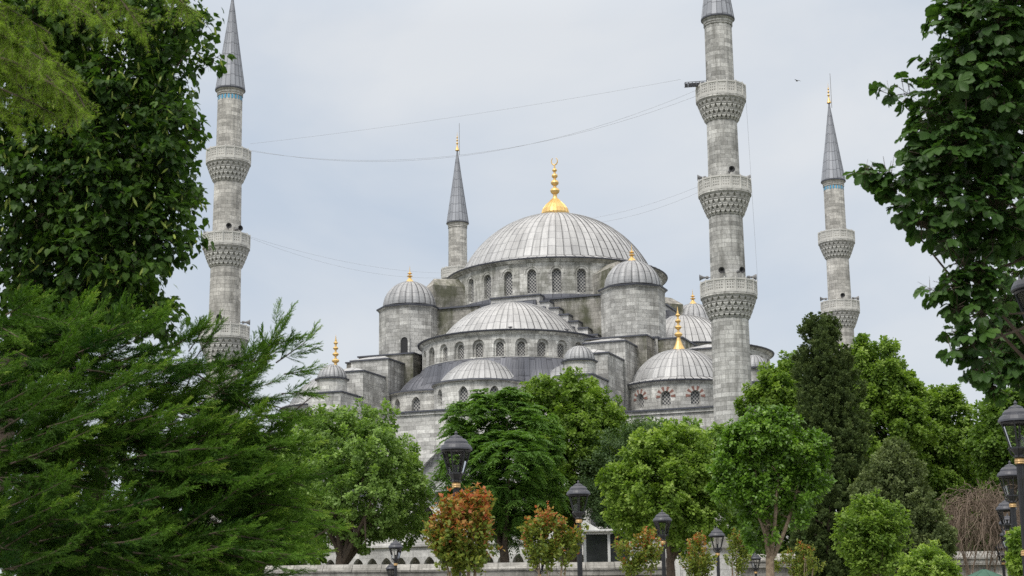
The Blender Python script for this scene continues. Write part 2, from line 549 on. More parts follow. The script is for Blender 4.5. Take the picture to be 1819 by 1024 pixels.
def thing(name, loc, label, cat, group=None, rz=0.0):
    o = bpy.data.objects.new(name, None)
    o.empty_display_size = 0.3
    col.objects.link(o)
    o.location = [float(x) for x in loc]
    o.rotation_euler = (0, 0, rz)
    return tag(o, label, cat, group)


def copy_tree(o, parent=None):
    c = o.copy()
    col.objects.link(c)
    c.parent = parent
    for ch in o.children:
        copy_tree(ch, c)
    return c


def cap_prof(a, h, n=14, z0=0.0, r_end=0.0):
    """spherical cap of base radius a and rise h"""
    if h > a:
        return [(a * math.cos(t), z0 + h * math.sin(t)) for t in [math.pi / 2 * k / n for k in range(n)]] + [(r_end, z0 + h)]
    Rs = (a * a + h * h) / (2 * h)
    tm = math.asin(min(1, a / Rs))
    return [(Rs * math.sin(tm * (1 - k / n)), z0 + h - Rs + Rs * math.cos(tm * (1 - k / n))) for k in range(n)] + [(r_end, z0 + h)]


def arch_pts(sc, hw, zp, rise, n=10, point=0.0):
    r = []
    for k in range(n + 1):
        x = -1 + 2 * k / n
        ang = math.acos(-x)
        z = math.sin(ang)
        if point:
            z = z * (1 - point) + (1 - abs(x) ** 1.3) * point
        r.append((sc + hw * x if True else 0, zp + rise * z))
    if not point:   # even spacing in angle is rounder at the springing
        r = [(sc - hw * math.cos(math.pi * k / n), zp + rise * math.sin(math.pi * k / n)) for k in range(n + 1)]
    return r


def bay(mb, f, s0, s1, z0, z1, sc, hw, zs, zp, rise, depth, mi=0, reveal=None, point=0.0, pane=None, pane_d=None, pane_mi=0):
    """a stretch of wall with one arched opening; f(s, z, d) gives the point at depth d behind the face"""
    rv = mi if reveal is None else reveal
    A = arch_pts(sc, hw, zp, rise, 10, point)
    q = lambda a, b, c, d, m=mi: mb.face([f(*a), f(*b), f(*c), f(*d)], [(a[0] + a[2], a[1]), (b[0] + b[2], b[1]), (c[0] + c[2], c[1]), (d[0] + d[2], d[1])], m)

    def strip(a, b, c, d):
        if b - a > 1e-4 and d - c > 1e-4:
            nn = 2 if b - a > 0.5 else 1
            for i in range(nn):
                x, y = a + (b - a) * i / nn, a + (b - a) * (i + 1) / nn
                q((x, c, 0), (y, c, 0), (y, d, 0), (x, d, 0))
    strip(s0, sc - hw, z0, z1)
    strip(sc + hw, s1, z0, z1)
    strip(sc - hw, sc + hw, z0, zs)
    for k in range(len(A) - 1):
        (x, z), (x2, zz) = A[k], A[k + 1]
        q((x, z, 0), (x2, zz, 0), (x2, z1, 0), (x, z1, 0))
        q((x, z, depth), (x2, zz, depth), (x2, zz, 0), (x, z, 0), rv)
    q((sc - hw, zs, depth), (sc - hw, zp, depth), (sc - hw, zp, 0), (sc - hw, zs, 0), rv)
    q((sc + hw, zs, 0), (sc + hw, zp, 0), (sc + hw, zp, depth), (sc + hw, zs, depth), rv)
    q((sc - hw, zs, 0), (sc + hw, zs, 0), (sc + hw, zs, depth), (sc - hw, zs, depth), rv)
    if pane is not None:
        d = depth - 0.02 if pane_d is None else pane_d
        for k in range(len(A) - 1):
            (x, z), (x2, zz) = A[k], A[k + 1]
            pane.face([f(x, zs, d), f(x2, zs, d), f(x2, zz, d), f(x, z, d)], [(x, zs), (x2, zs), (x2, zz), (x, z)], pane_mi)


def fcyl(Rr, c=(0, 0)):
    return lambda s, z, d: (c[0] + (Rr - d) * math.sin(s / Rr), c[1] - (Rr - d) * math.cos(s / Rr), z)   # s = 0 faces -y


def fplane(o, dx, dn):
    """plane through o along dx, inward normal dn"""
    return lambda s, z, d: (o[0] + dx[0] * s + dn[0] * d, o[1] + dx[1] * s + dn[1] * d, z)
# ------------------------------------------------------------------ the mosque
TH = -0.3628
ca, sa = math.cos(TH), math.sin(TH)
MC = np.array([5.4553 - 0.9 * ca, 163.9072 - 0.9 * sa, 0.0])
mosque = thing('mosque', (MC[0], MC[1], 0), 'great grey stone mosque with cascading lead domes between four minarets', 'mosque', rz=TH)
HALF = math.pi / 2


def finial_mb(h, r, balls=3):
    """gilded alem: bell foot, balls of falling size, spike"""
    p = [(r, 0), (r * 0.96, h * 0.02), (r * 0.62, h * 0.12), (r * 0.36, h * 0.22), (r * 0.24, h * 0.30)]
    z = 0.31
    br = r * 0.62
    for k in range(balls):
        bh = 0.115 * (1 - 0.13 * k)
        p += [(r * 0.17, h * z), (br * 0.72, h * (z + bh * 0.2)), (br, h * (z + bh * 0.5)), (br * 0.72, h * (z + bh * 0.8)), (r * 0.17, h * (z + bh)), (r * 0.14, h * (z + bh + 0.045))]
        z += bh + 0.05
        br *= 0.84
    p += [(r * 0.10, h * z), (r * 0.05, h * (z + (1 - z) * 0.6)), (0, h)]
    m = MB()
    m.lathe(p, 14, smooth=True)
    return m


FIN = {'tall': finial_mb(4.1, 0.62, 4).mesh('finial', 'gold'), 'short': finial_mb(1.75, 0.48, 2).mesh('finial', 'gold')}


def side_rot(k):
    return k * HALF


# --- main dome, drum
d = MB()
d.ribbed([(11.35, 35.32), (9.95, 35.78)], 76, wid=0.10)
d.ribbed(cap_prof(9.85, 6.45, 20, 35.8, 0.9), 76, wid=0.08, hgt=0.06, vs=1.0)
main_dome = d.build('main_dome', 'lead', mosque)
g = MB()
g.ribbed([(1.35, 0), (1.42, 0.3), (1.30, 0.75), (0.98, 1.2), (0.6, 1.55), (0.34, 1.85)], 22, wid=0.12, hgt=0.05)
g.lathe([(0.34, 1.8), (0.22, 2.1), (0.2, 2.35), (0.42, 2.55), (0.5, 2.75), (0.42, 2.95), (0.18, 3.12), (0.16, 3.3), (0.36, 3.45), (0.43, 3.62), (0.36, 3.8), (0.15, 3.95), (0.14, 4.12), (0.28, 4.24), (0.33, 4.38), (0.28, 4.52), (0.12, 4.64), (0.11, 4.8), (0.22, 4.9), (0.26, 5.0), (0.22, 5.1), (0.09, 5.2), (0.07, 5.55), (0.0, 5.6)], 16, smooth=True)
g.tube([(0.34 * math.sin(t) * 1.0, 0, 5.98 - 0.4 * math.cos(t)) for t in [R(x) for x in range(-150, 151, 20)]], [0.02 + 0.05 * math.cos(R(x) / 2) for x in range(-150, 151, 20)], 6)
g.build('finial', 'gold', main_dome, (0, 0, 42.2))

d = MB()
pane_list = []
fr = fcyl(10.9)
nb = 28
bw = 2 * math.pi * 10.9 / nb
for k in range(nb):
    s0, s1 = k * bw, (k + 1) * bw
    ang = math.degrees(((s0 + s1) / 2) / 10.9)
    ang = (ang + 180) % 360 - 180
    if -95 < ang < 125:
        w = MB()
        bay(d, fr, s0, s1, 31.3, 35.0, (s0 + s1) / 2, 0.46, 31.85, 33.75, 0.50, 0.42, pane=w)
        pane_list.append(w)
        # shallow hood moulding round each opening
        A = arch_pts((s0 + s1) / 2, 0.66, 33.75, 0.72, 10)
        B = arch_pts((s0 + s1) / 2, 0.80, 33.75, 0.88, 10)
        for q in range(10):
            d.face([fr(*A[q], -0.05), fr(*A[q + 1], -0.05), fr(*B[q + 1], -0.05), fr(*B[q], -0.05)], [A[q], A[q + 1], B[q + 1], B[q]])
            d.face([fr(*A[q], 0), fr(*A[q + 1], 0), fr(*A[q + 1], -0.05), fr(*A[q], -0.05)], None)
            d.face([fr(*B[q], -0.05), fr(*B[q + 1], -0.05), fr(*B[q + 1], 0), fr(*B[q], 0)], None)
    else:
        for h in range(2):
            a_, b_ = s0 + (s1 - s0) * h / 2, s0 + (s1 - s0) * (h + 1) / 2
            d.face([fr(a_, 31.3, 0), fr(b_, 31.3, 0), fr(b_, 35.0, 0), fr(a_, 35.0, 0)], [(a_, 31.3), (b_, 31.3), (b_, 35), (a_, 35)])
d.lathe([(10.88, 34.85), (11.05, 34.92), (11.1, 35.02), (11.3, 35.1), (11.36, 35.16)], 84, mi=0)
d.lathe([(11.42, 35.15), (11.48, 35.26), (11.34, 35.34)], 84, mi=1)
d.lathe([(11.36, 35.16), (11.42, 35.15)], 84, mi=1)
d.lathe([(11.25, 31.14), (11.2, 31.6), (10.88, 31.74)], 84, mi=2, panels=84)
drum = d.build('drum', ['stone_drum', 'lead_edge', 'lead_dark'], mosque)
for w in pane_list:
    w.build('window', 'grille', drum)

# buttresses that tie the drum to the weight towers
for k in range(4):
    m = MB()
    m.box(10.3, 14.2, -1.35, 1.35, 31.1, 33.6)
    m.face([(10.3, -1.35, 33.6), (14.2, -1.35, 33.6), (13.6, 0, 34.5), (10.3, 0, 34.7)], None)
    m.face([(14.2, 1.35, 33.6), (10.3, 1.35, 33.6), (10.3, 0, 34.7), (13.6, 0, 34.5)], None)
    m.face([(14.2, -1.35, 33.6), (14.2, 1.35, 33.6), (13.6, 0, 34.5)], None)
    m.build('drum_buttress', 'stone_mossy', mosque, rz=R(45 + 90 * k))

# --- the cube under the drum, with the stepped gables
m = MB()
m.box(-11, 11, -11, 11, 10, 31.0)
m.box(-11.2, 11.2, -11.2, 11.2, 31.003, 31.16, 1)
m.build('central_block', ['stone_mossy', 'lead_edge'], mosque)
gm = MB()
prevw = 0
for i in range(8):
    w, zt, zb = 2.5 + i * 0.95, 31.3 - i * 0.72, 31.3 - (i + 1) * 0.72
    if i == 7:
        zb = 24
    gm.box(-w, w, -12.2 + 0.004 * i, -11.0, zb, zt, 0)
    for s in (-1, 1):
        x0, x1 = sorted((s * (prevw - 0.02), s * (w + 0.10)))
        if i == 0:
            x0, x1 = (-w - 0.1, w + 0.1) if s == 1 else (0, 0)
        if x1 > x0:
            gm.box(x0, x1, -12.36, -11.0, zt + 0.003, zt + 0.14, 1)
    prevw = w
    wl, ztl = w - 0.30, zt - 0.46
    gm.box(-wl, wl, -12.55 + 0.004 * i, -12.2, zb - 0.6, ztl, 2)
gab = gm.mesh('stepped_gable', ['marble', 'lead_edge', 'lead_dark'])
for k in range(4):
    link(gab, 'stepped_gable', mosque, rz=side_rot(k))

# --- weight towers
tm = MB()
tm.lathe([(3.03, 26.0), (3.03, 30.85), (3.12, 30.95), (3.2, 31.05)], 8, phase=math.pi / 8)
tm.lathe([(3.2, 31.05), (3.28, 31.06), (3.32, 31.2), (2.6, 31.36)], 8, mi=1, phase=math.pi / 8)
tm.box(-3.15, 3.15, -3.15, 3.15, 20, 25.9)
tm.box(-3.25, 3.25, -3.25, 3.25, 25.903, 26.03, 1)
tow = tm.mesh('weight_tower', ['stone', 'lead_edge'])
cm = MB()
cm.ribbed(cap_prof(2.62, 2.62, 12, 31.36, 0.12), 24, wid=0.08, hgt=0.05, scallop=0.05)
tcap = cm.mesh('tower_dome', 'lead_small')
for (sx, sy) in ((-1, -1), (1, -1), (1, 1), (-1, 1)):
    o = link(tow, 'weight_tower', mosque, (11.5 * sx, 11.3 * sy, 0))
    c_ = link(tcap, 'tower_dome', o)
    link(FIN['short'], 'finial', c_, (0, 0, 33.94))
    if (sx, sy) == (-1, -1):
        w = MB()
        dd = MB()
        bay(dd, fplane((0.75, -2.93, 0), (1, 0), (0, 1)), -0.55, 0.55, 26.2, 28.4, 0, 0.38, 26.35, 27.5, 0.4, 0.10, pane=w)
        oo = dd.build('door_surround', 'stone', o)
        w.build('door_opening', 'dark', oo)

# --- semi-domes, exedrae, buttress piers: one assembly for each side, turned about the middle
SC = (0.0, -13.2)
LOBES = [(-60, 7.4), (0, 7.9), (60, 7.4)]
LR = 4.25


def lobed(phi):
    r = 8.9
    for a, dd in LOBES:
        df = phi - R(a)
        s = dd * math.sin(df)
        if abs(s) < LR and math.cos(df) > 0:
            r = max(r, dd * math.cos(df) + math.sqrt(LR * LR - s * s))
    return r


def ang_lo(phi):      # phi from -y, towards +x
    return phi - HALF


sd_m = MB()
sd_m.ribbed([(8.85, 26.42), (6.85, 26.68)], 64, c=(SC[0], SC[1], 0), a0=ang_lo(R(-106)), a1=ang_lo(R(106)), wid=0.09)
sd_m.ribbed(cap_prof(6.8, 3.82, 16, 26.66, 0.15), 64, c=(SC[0], SC[1], 0), a0=ang_lo(R(-112)), a1=ang_lo(R(112)), wid=0.075, hgt=0.05)
semi_dome_me = sd_m.mesh('semi_dome', 'lead')

sk = MB()
NP = 132
ph = [R(-104 + 208 * i / NP) for i in range(NP + 1)]
for i in range(NP):
    for j in range(5):
        t0, t1 = j / 5, (j + 1) / 5
        P = []
        for (p_, t_) in ((ph[i], t0), (ph[i + 1], t0), (ph[i + 1], t1), (ph[i], t1)):
            r = 8.55 + (lobed(p_) + 0.28 - 8.55) * t_
            z = 23.95 - (23.95 - 21.55) * (1 - (1 - t_) ** 3.0)
            P.append((SC[0] + r * math.sin(p_), SC[1] - r * math.cos(p_), z))
        sk.face(P[::-1], [(i / 2.2, t0 * 3), ((i + 1) / 2.2, t0 * 3), ((i + 1) / 2.2, t1 * 3), (i / 2.2, t1 * 3)][::-1])
    P = [(lobed(p_), p_) for p_ in (ph[i], ph[i + 1])]
    e = lambda r, p_, z: (SC[0] + r * math.sin(p_), SC[1] - r * math.cos(p_), z)
    sk.face([e(P[0][0] + 0.3, ph[i], 21.42), e(P[1][0] + 0.3, ph[i + 1], 21.42), e(P[1][0] + 0.28, ph[i + 1], 21.55), e(P[0][0] + 0.28, ph[i], 21.55)], None, 1)
    sk.face([e(P[0][0] - 0.1, ph[i], 21.3), e(P[1][0] - 0.1, ph[i + 1], 21.3), e(P[1][0] + 0.3, ph[i + 1], 21.42), e(P[0][0] + 0.3, ph[i], 21.42)], None, 2)
skirt_me = sk.mesh('skirt_roof', ['lead_dark', 'lead_edge', 'stone_clean'])


def exedra_domes(parent, rz, mats):
    for (a, dd), mt in zip(LOBES, mats):
        e = MB()
        c = (SC[0] + (dd - 0.75) * math.sin(R(a)), SC[1] - (dd - 0.75) * math.cos(R(a)), 0)
        e.ribbed(cap_prof(4.1, 2.38, 12, 21.66, 0.1), 48, c=c, wid=0.08, hgt=0.05)
        
        e.build('exedra_dome', mt, parent, rz=rz)


def side(k, windows, pier_end, turret_up, mats):
    rz = side_rot(k)
    link(semi_dome_me, 'semi_dome', mosque, rz=rz)
    # drum of the semi-dome
    d = MB()
    ws = []
    Rr = 8.5
    f = fcyl(Rr, SC)
    step = R(13.3) * Rr
    for q in range(-8, 9):
        s0, s1 = (q - 0.5) * step, (q + 0.5) * step
        if windows and abs(q) <= 6:
            w = MB()
            bay(d, f, s0, s1, 23.7, 26.2, q * step, 0.56, 24.02, 25.10, 0.56, 0.24)
            f2 = (lambda f: lambda s_, z_, d_: f(s_, z_, d_ + 0.24))(f)
            bay(d, f2, q * step - 0.56, q * step + 0.56, 24.02, 25.66, q * step, 0.37, 24.04, 25.02, 0.37, 0.24, pane=w)
            ws.append(w)
            d.box(*sorted((f(q * step - .5, 0, 0)[0], f(q * step + .5, 0, 0)[0])), f(q * step, 0, 0)[1] - 0.05, f(q * step, 0, 0)[1] + 0.1, 23.93, 24.02) if abs(q) < 2 else None
        else:
            d.face([f(s0, 23.7, 0), f(s1, 23.7, 0), f(s1, 26.2, 0), f(s0, 26.2, 0)], [(s0, 23.7), (s1, 23.7), (s1, 26.2), (s0, 26.2)])
    a0, a1 = ang_lo(R(-112)), ang_lo(R(112))
    d.lathe([(8.48, 26.05), (8.6, 26.12), (8.66, 26.22), (8.82, 26.3)], 60, c=(SC[0], SC[1], 0), a0=a0, a1=a1)
    d.lathe([(8.82, 26.29), (8.93, 26.3), (8.98, 26.4), (8.84, 26.46)], 60, c=(SC[0], SC[1], 0), a0=a0, a1=a1, mi=1)
    do = d.build('semi_dome_drum', ['stone_clean', 'lead_edge'], mosque, rz=rz)
    for w in ws:
        w.build('window', 'grille_fine', do)
    link(skirt_me, 'skirt_roof', mosque, rz=rz)
    exedra_domes(mosque, rz, mats)
    for (a, dd) in LOBES:
        d = MB()
        ws = []
        c = (SC[0] + dd * math.sin(R(a)), SC[1] - dd * math.cos(R(a)))
        f0 = fcyl(LR, (0, 0))
        f = (lambda c, a: lambda s, z, dp: (c[0] + (LR - dp) * math.sin(s / LR + R(a)), c[1] - (LR - dp) * math.cos(s / LR + R(a)), z))(c, a)
        step = LR * R(38 if a == 0 else 30)
        for q in range(-3, 4):
            s0, s1 = (q - 0.5) * step, (q + 0.5) * step
            if windows and abs(q) <= 2:
                w = MB()
                bay(d, f, s0, s1, 18.6, 21.32, q * step, 0.42, 19.45, 20.45, 0.48, 0.36, pane=w, point=0.4)
                ws.append(w)
            else:
                for h in range(3):
                    x, y = s0 + (s1 - s0) * h / 3, s0 + (s1 - s0) * (h + 1) / 3
                    d.face([f(x, 18.6, 0), f(y, 18.6, 0), f(y, 21.32, 0), f(x, 21.32, 0)], [(x, 18.6), (y, 18.6), (y, 21.3), (x, 21.3)])
        do = d.build('exedra_wall', 'stone_clean', mosque, rz=rz)
        for w in ws:
            w.build('window', 'grille', do)
    # buttress piers stepping down from the towers to the turrets
    for s in (-1, 1):
        m = MB()
        X = lambda a, b: sorted((s * a, s * b))

        def block(a, b, y0, y1, z0, z1, hip=0.0, mi=0):
            x0, x1 = X(a, b)
            m.box(x0, x1, y0, y1, z0, z1 - 0.13, mi)
            m.box(x0 - 0.12, x1 + 0.12, y0 - 0.12, y1 + 0.05, z1 - 0.127, z1, 1)
            if hip:
                m.hip(x0 - 0.1, x1 + 0.1, y0 - 0.1, y1, z1 + 0.003, hip, 2)
        block(8.6, 14.3, -16.9, -8.0, 17, 26.0 - 0.15, 0, 3)
        block(9.55, 13.35, -20.4, -16.93, 17, 24.85, 0.5)
        if pier_end < -27:
            block(9.9, 13.15, -24.9, -20.43, 17, 23.1, 0.5)
            block(9.95, 13.10, pier_end, -24.93, 0, 20.65 + turret_up, 0)
        else:
            block(9.95, 13.10, pier_end, -20.43, 0, 20.65 + turret_up, 0)
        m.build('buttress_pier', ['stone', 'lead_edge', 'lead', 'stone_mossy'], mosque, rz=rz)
        # turret
        ty = pier_end + 1.45
        m = MB()
        m.lathe([(1.36, 20.64), (1.36, 21.75), (1.44, 21.82)], 12, phase=0.26)
        m.lathe([(1.44, 21.82), (1.55, 21.83), (1.58, 21.93), (1.3, 22.0)], 12, mi=1, phase=0.26)
        mo = m.build('turret', ['stone_clean', 'lead_edge'], mosque, (s * 11.55 * math.cos(rz) - ty * math.sin(rz), s * 11.55 * math.sin(rz) + ty * math.cos(rz), turret_up), rz)
        e = MB()
        e.ribbed(cap_prof(1.3, 1.24, 9, 22.0, 0.05), 20, wid=0.05, hgt=0.035, scallop=0.03)
        e.build('turret_dome', 'lead_small', mo)


side(0, True, -29.2, 0.0, ['lead_dark', 'lead', 'lead_small'])
side(1, True, -24.2, 0.9, ['lead_small', 'lead', 'lead_small'])
side(2, False, -29.2, 0.0, ['lead_small', 'lead', 'lead_small'])
side(3, False, -24.2, 0.0, ['lead_small', 'lead', 'lead_small'])

# --- corner domes
for (sx, sy) in ((-1, -1), (1, -1), (1, 1), (-1, 1)):
    loc = (17.1 * sx, 16.27 * sy, 0)
    d = MB()
    ws = []
    Rr = 4.95
    f = fcyl(Rr)
    step = R(30) * Rr
    vz = MB()
    for q in range(12):
        s0, s1 = (q - 0.5) * step, (q + 0.5) * step
        if (sx, sy) == (1, -1) and q in (11, 0, 1, 2, 3) or (sx, sy) == (-1, -1) and q in (0, 11, 1):
            w = MB()
            bay(d, f, s0, s1, 18.2, 20.7, q * step, 0.43, 18.75, 19.55, 0.44, 0.34, pane=w)
            ws.append(w)
            A = [(q * step - 0.47 * math.cos(R(t)), 19.5 + 0.48 * math.sin(R(t))) for t in np.linspace(-8, 188, 12)]
            B = [(q * step - 0.86 * math.cos(R(t)), 19.5 + 0.86 * math.sin(R(t))) for t in np.linspace(-8, 188, 12)]
            for j in range(11):
                P = [f(*A[j], -0.03), f(*A[j + 1], -0.03), f(*B[j + 1], -0.03), f(*B[j], -0.03)]
                d.face(P, None, 2 if j % 2 == 0 else 3)
                d.face([f(*B[j], -0.03), f(*B[j + 1], -0.03), f(*B[j + 1], 0), f(*B[j], 0)], None, 2 if j % 2 == 0 else 3)
        else:
            for h in range(3):
                x, y = s0 + (s1 - s0) * h / 3, s0 + (s1 - s0) * (h + 1) / 3
                d.face([f(x, 18.2, 0), f(y, 18.2, 0), f(y, 20.7, 0), f(x, 20.7, 0)], [(x, 18.2), (y, 18.2), (y, 20.7), (x, 20.7)])
    d.lathe([(4.93, 20.55), (5.05, 20.62), (5.1, 20.72), (5.22, 20.8)], 48)
    d.lathe([(5.22, 20.79), (5.3, 20.8), (5.34, 20.9), (5.1, 21.0)], 48, mi=1)
    do = d.build('corner_drum', ['stone_clean', 'lead_edge', 'red_stone', 'white_stone'], mosque, loc)
    for w in ws:
        w.build('window', 'grille', do)
    e = MB()
    e.ribbed([(5.28, 20.93), (4.4, 21.25)], 46, wid=0.08)
    e.ribbed(cap_prof(4.35, 3.05, 14, 21.25, 0.1), 46, wid=0.085, hgt=0.055)
    eo = e.build('corner_dome', 'lead', do)
    link(FIN['tall'], 'finial', eo, (0, 0, 24.2))

# --- the body of the prayer hall
m = MB()


def ledge(x0, x1, y0, y1, z):
    m.box(x0 - 0.16, x1 + 0.16, y0 - 0.16, y1, z - 0.42, z - 0.14, 0)
    m.box(x0 - 0.3, x1 + 0.3, y0 - 0.3, y1, z - 0.137, z, 1, 2)


for s in (-1, 1):
    x0, x1 = sorted((s * 6.9, s * 22.4))
    m.box(x0, x1, -22.4, 22.4, 0, 17.8)
    ledge(x0, x1, -22.4, 22.4, 18.25)
m.box(-9.9, 9.9, -22.9, -11.1, 0, 18.6)
m.build('prayer_hall', ['stone_clean', 'lead_edge', 'lead_dark'], mosque)
m = MB()
f = fplane((0, -25.7, 0), (1, 0), (0, 1))
w = MB()
bay(m, f, -6.3, 6.3, 0, 18.55, 0, 4.9, 0.5, 11.2, 4.9, 0.45, pane=w, point=0.25)
for s in (-1, 1):
    m.face([(6.3 * s, -25.7, 0), (6.3 * s, -22.9, 0), (6.3 * s, -22.9, 18.55), (6.3 * s, -25.7, 18.55)], None)
m.box(-6.45, 6.45, -25.86, -22.9, 18.56, 18.8, 0)
m.box(-6.6, 6.6, -26.0, -22.9, 18.803, 18.94, 1, 2)
A, B = arch_pts(0, 4.93, 11.2, 4.93, 14, 0.25), arch_pts(0, 5.55, 11.2, 5.6, 14, 0.25)
for j in range(14):
    m.face([f(*A[j], -0.06), f(*A[j + 1], -0.06), f(*B[j + 1], -0.06), f(*B[j], -0.06)], None, 3)
    m.face([f(*B[j], -0.06), f(*B[j + 1], -0.06), f(*B[j + 1], 0), f(*B[j], 0)], None, 3)
    m.face([f(*A[j], 0.2), f(*A[j + 1], 0.2), f(*A[j + 1], -0.06), f(*A[j], -0.06)], None, 3)
fo = m.build('facade_bay', ['stone_clean', 'lead_edge', 'lead_dark', 'stone_clean'], mosque)
w.build('arch_panel', 'stone', fo)

# --- two-storey side gallery
gal = MB()
cols = []
GY = -31.2
f = fplane((0, GY, 0), (1, 0), (0, 1))
bw = 2.6
back = MB()
for q in range(-8, 8):
    s0 = q * bw
    bay(gal, f, s0, s0 + bw, 7.95, 10.9, s0 + bw / 2, 1.08, 7.97, 9.3, 1.15, 0.5, mi=0, point=0.45)
    gal.box(s0, s0 + bw, GY - 0.06, GY + 0.4, 7.05, 7.94, 0)
    for h in range(2):
        c0 = s0 + bw * h / 2
        bay(gal, f, c0, c0 + bw / 2, 1.5, 6.9, c0 + bw / 4, 0.52, 1.52, 5.3, 0.72, 0.6, mi=0, point=0.35)
    c = MB()
    c.lathe([(0.30, 7.95), (0.30, 8.1), (0.2, 8.2), (0.18, 8.95), (0.2, 9.0), (0.31, 9.25), (0.33, 9.4)], 10, smooth=True)
    cols.append((s0, c))
gal.box(-20.9, 20.9, GY - 0.22, GY + 0.5, 6.86, 7.04, 0)
gal.box(-20.9, 20.9, GY - 0.2, GY + 0.5, 10.9, 11.1, 0)
gal.box(-21, 21, GY - 0.75, -22.5, 11.103, 11.25, 1, 2)
gal.box(-20.8, 20.8, -25.65, -25.2, 0, 11.05, 3)
gal.box(-20.8, 20.8, GY + 0.55, -25.2, 6.7, 6.85, 3)
go = gal.build('side_gallery', ['marble', 'lead_edge', 'lead_dark', 'stone'], mosque)
cme = cols[0][1].mesh('column', 'marble')
for s0, c in cols:
    link(cme, 'column', go, (s0 + bw * 8, GY + 8 * 0 + 0.18 - 0, 0)) if False else link(cme, 'column', go, (s0, GY + 0.1, 0))


# ------------------------------------------------------------------ minarets
def rail_mesh(r, n=16, h=1.15):
    m = MB()
    for k in range(n):
        t0, t1 = 2 * math.pi * k / n, 2 * math.pi * (k + 1) / n
        p0, p1 = np.array([r * math.cos(t0), r * math.sin(t0)]), np.array([r * math.cos(t1), r * math.sin(t1)])
        dn = -(p0 + p1) / np.linalg.norm(p0 + p1)
        w = np.linalg.norm(p1 - p0)
        nx, nz = 7, 7
        xs = [0.08, 0.2, 0.32, 0.44, 0.56, 0.68, 0.80, 0.92]
        zs = [0.06, 0.2, 0.34, 0.48, 0.60, 0.72, 0.84, 0.96]
        xs = np.linspace(0.10, 0.90, nx + 1)
        zs = np.linspace(0.16, 0.88, nz + 1)
        P = lambda a, z, dp: (*(p0 + (p1 - p0) * a + dn * dp), z * h)
        for i in range(nx):
            for j in range(nz):
                if i % 2 == 1 and j % 2 == 1:
                    A = [(xs[i], zs[j]), (xs[i + 1], zs[j]), (xs[i + 1], zs[j + 1]), (xs[i], zs[j + 1])]
                    for q in range(4):
                        m.face([P(*A[q], 0), P(*A[(q + 1) % 4], 0), P(*A[(q + 1) % 4], 0.1), P(*A[q], 0.1)])
                    continue
                for dp in (0, 0.1):
                    m.face([P(xs[i], zs[j], dp), P(xs[i + 1], zs[j], dp), P(xs[i + 1], zs[j + 1], dp), P(xs[i], zs[j + 1], dp)])
        for (a, b, c, d_) in ((0, 1, 0, 0.16), (0, 1, 0.88, 1.0)):
            e = 0.05
            q = [P(a, c, -e), P(b, c, -e), P(b, d_, -e), P(a, d_, -e)]
            q2 = [P(a, c, 0.13), P(b, c, 0.13), P(b, d_, 0.13), P(a, d_, 0.13)]
            m.face(q)
            m.face(q2[::-1])
            m.face([q[3], q[2], q2[2], q2[3]])
            m.face([q[0], q[1], q2[1], q2[0]])
        for (a, b) in ((0, 0.10), (0.90, 1.0)):
            q = [P(a, 0.16, -0.02), P(b, 0.16, -0.02), P(b, 0.88, -0.02), P(a, 0.88, -0.02)]
            m.face(q)
            m.face([P(a, 0.16, 0.12), P(b, 0.16, 0.12), P(b, 0.88, 0.12), P(a, 0.88, 0.12)])
        # corner post
        m.lathe([(0.055, 0.0), (0.055, h * 1.04), (0.0, h * 1.12)], 5, c=(p0[0] * 1.01, p0[1] * 1.01, 0))
    return m.mesh('balustrade', 'rail')


def muq_mesh(r0, r1, h, n=24, tiers=4):
    """stalactite corbels: tiers of staggered niches widening upwards, the balcony slab on top"""
    m = MB()
    for t in range(tiers):
        za, zb = h * t / tiers, h * (t + 1) / tiers
        ra = r0 + (r1 - r0) * (t / tiers) ** 0.8
        rb = r0 + (r1 - r0) * ((t + 1) / tiers) ** 0.8
        m.lathe([(ra - 0.06, za), (ra - 0.02, zb)], 48, mi=0)           # back of the niches
        for k in range(n):
            a = 2 * math.pi * (k + 0.5 * (t % 2)) / n
            hw = math.pi / n * 0.62
            hwt = math.pi / n * 1.0
            pt = lambda r, ang, z: (r * math.cos(ang), r * math.sin(ang), z)
            zt = za + (zb - za) * 0.55
            # bracket: narrow foot, wide head, pointed beneath
            P = [pt(rb, a - hwt, zb), pt(rb, a + hwt, zb), pt(rb, a + hwt, zt + 0.12), pt(rb - 0.02, a + hw, zt - 0.02), pt(ra + 0.05, a + hw * 0.4, za), pt(ra + 0.05, a - hw * 0.4, za), pt(rb - 0.02, a - hw, zt - 0.02), pt(rb, a - hwt, zt + 0.12)]
            m.face([P[0], P[7], P[2], P[1]])
            m.face([P[7], P[6], P[3], P[2]])
            m.face([P[6], P[5], P[4], P[3]])
            Q = [pt(ra - 0.06, math.atan2(p[1], p[0]), p[2]) for p in P]
            for i, j in ((7, 6), (6, 5), (5, 4), (4, 3), (3, 2)):
                m.face([P[i], P[j], Q[j], Q[i]])
        m.lathe([(ra, zb - 0.05), (rb + 0.03, zb - 0.05), (rb + 0.03, zb + 0.02), (rb - 0.05, zb + 0.02)], 48)
    m.lathe([(r1, h), (r1 + 0.10, h + 0.04), (r1 + 0.10, h + 0.2), (r0, h + 0.22)], 48)
    return m.mesh('corbelled_balcony', 'carved')


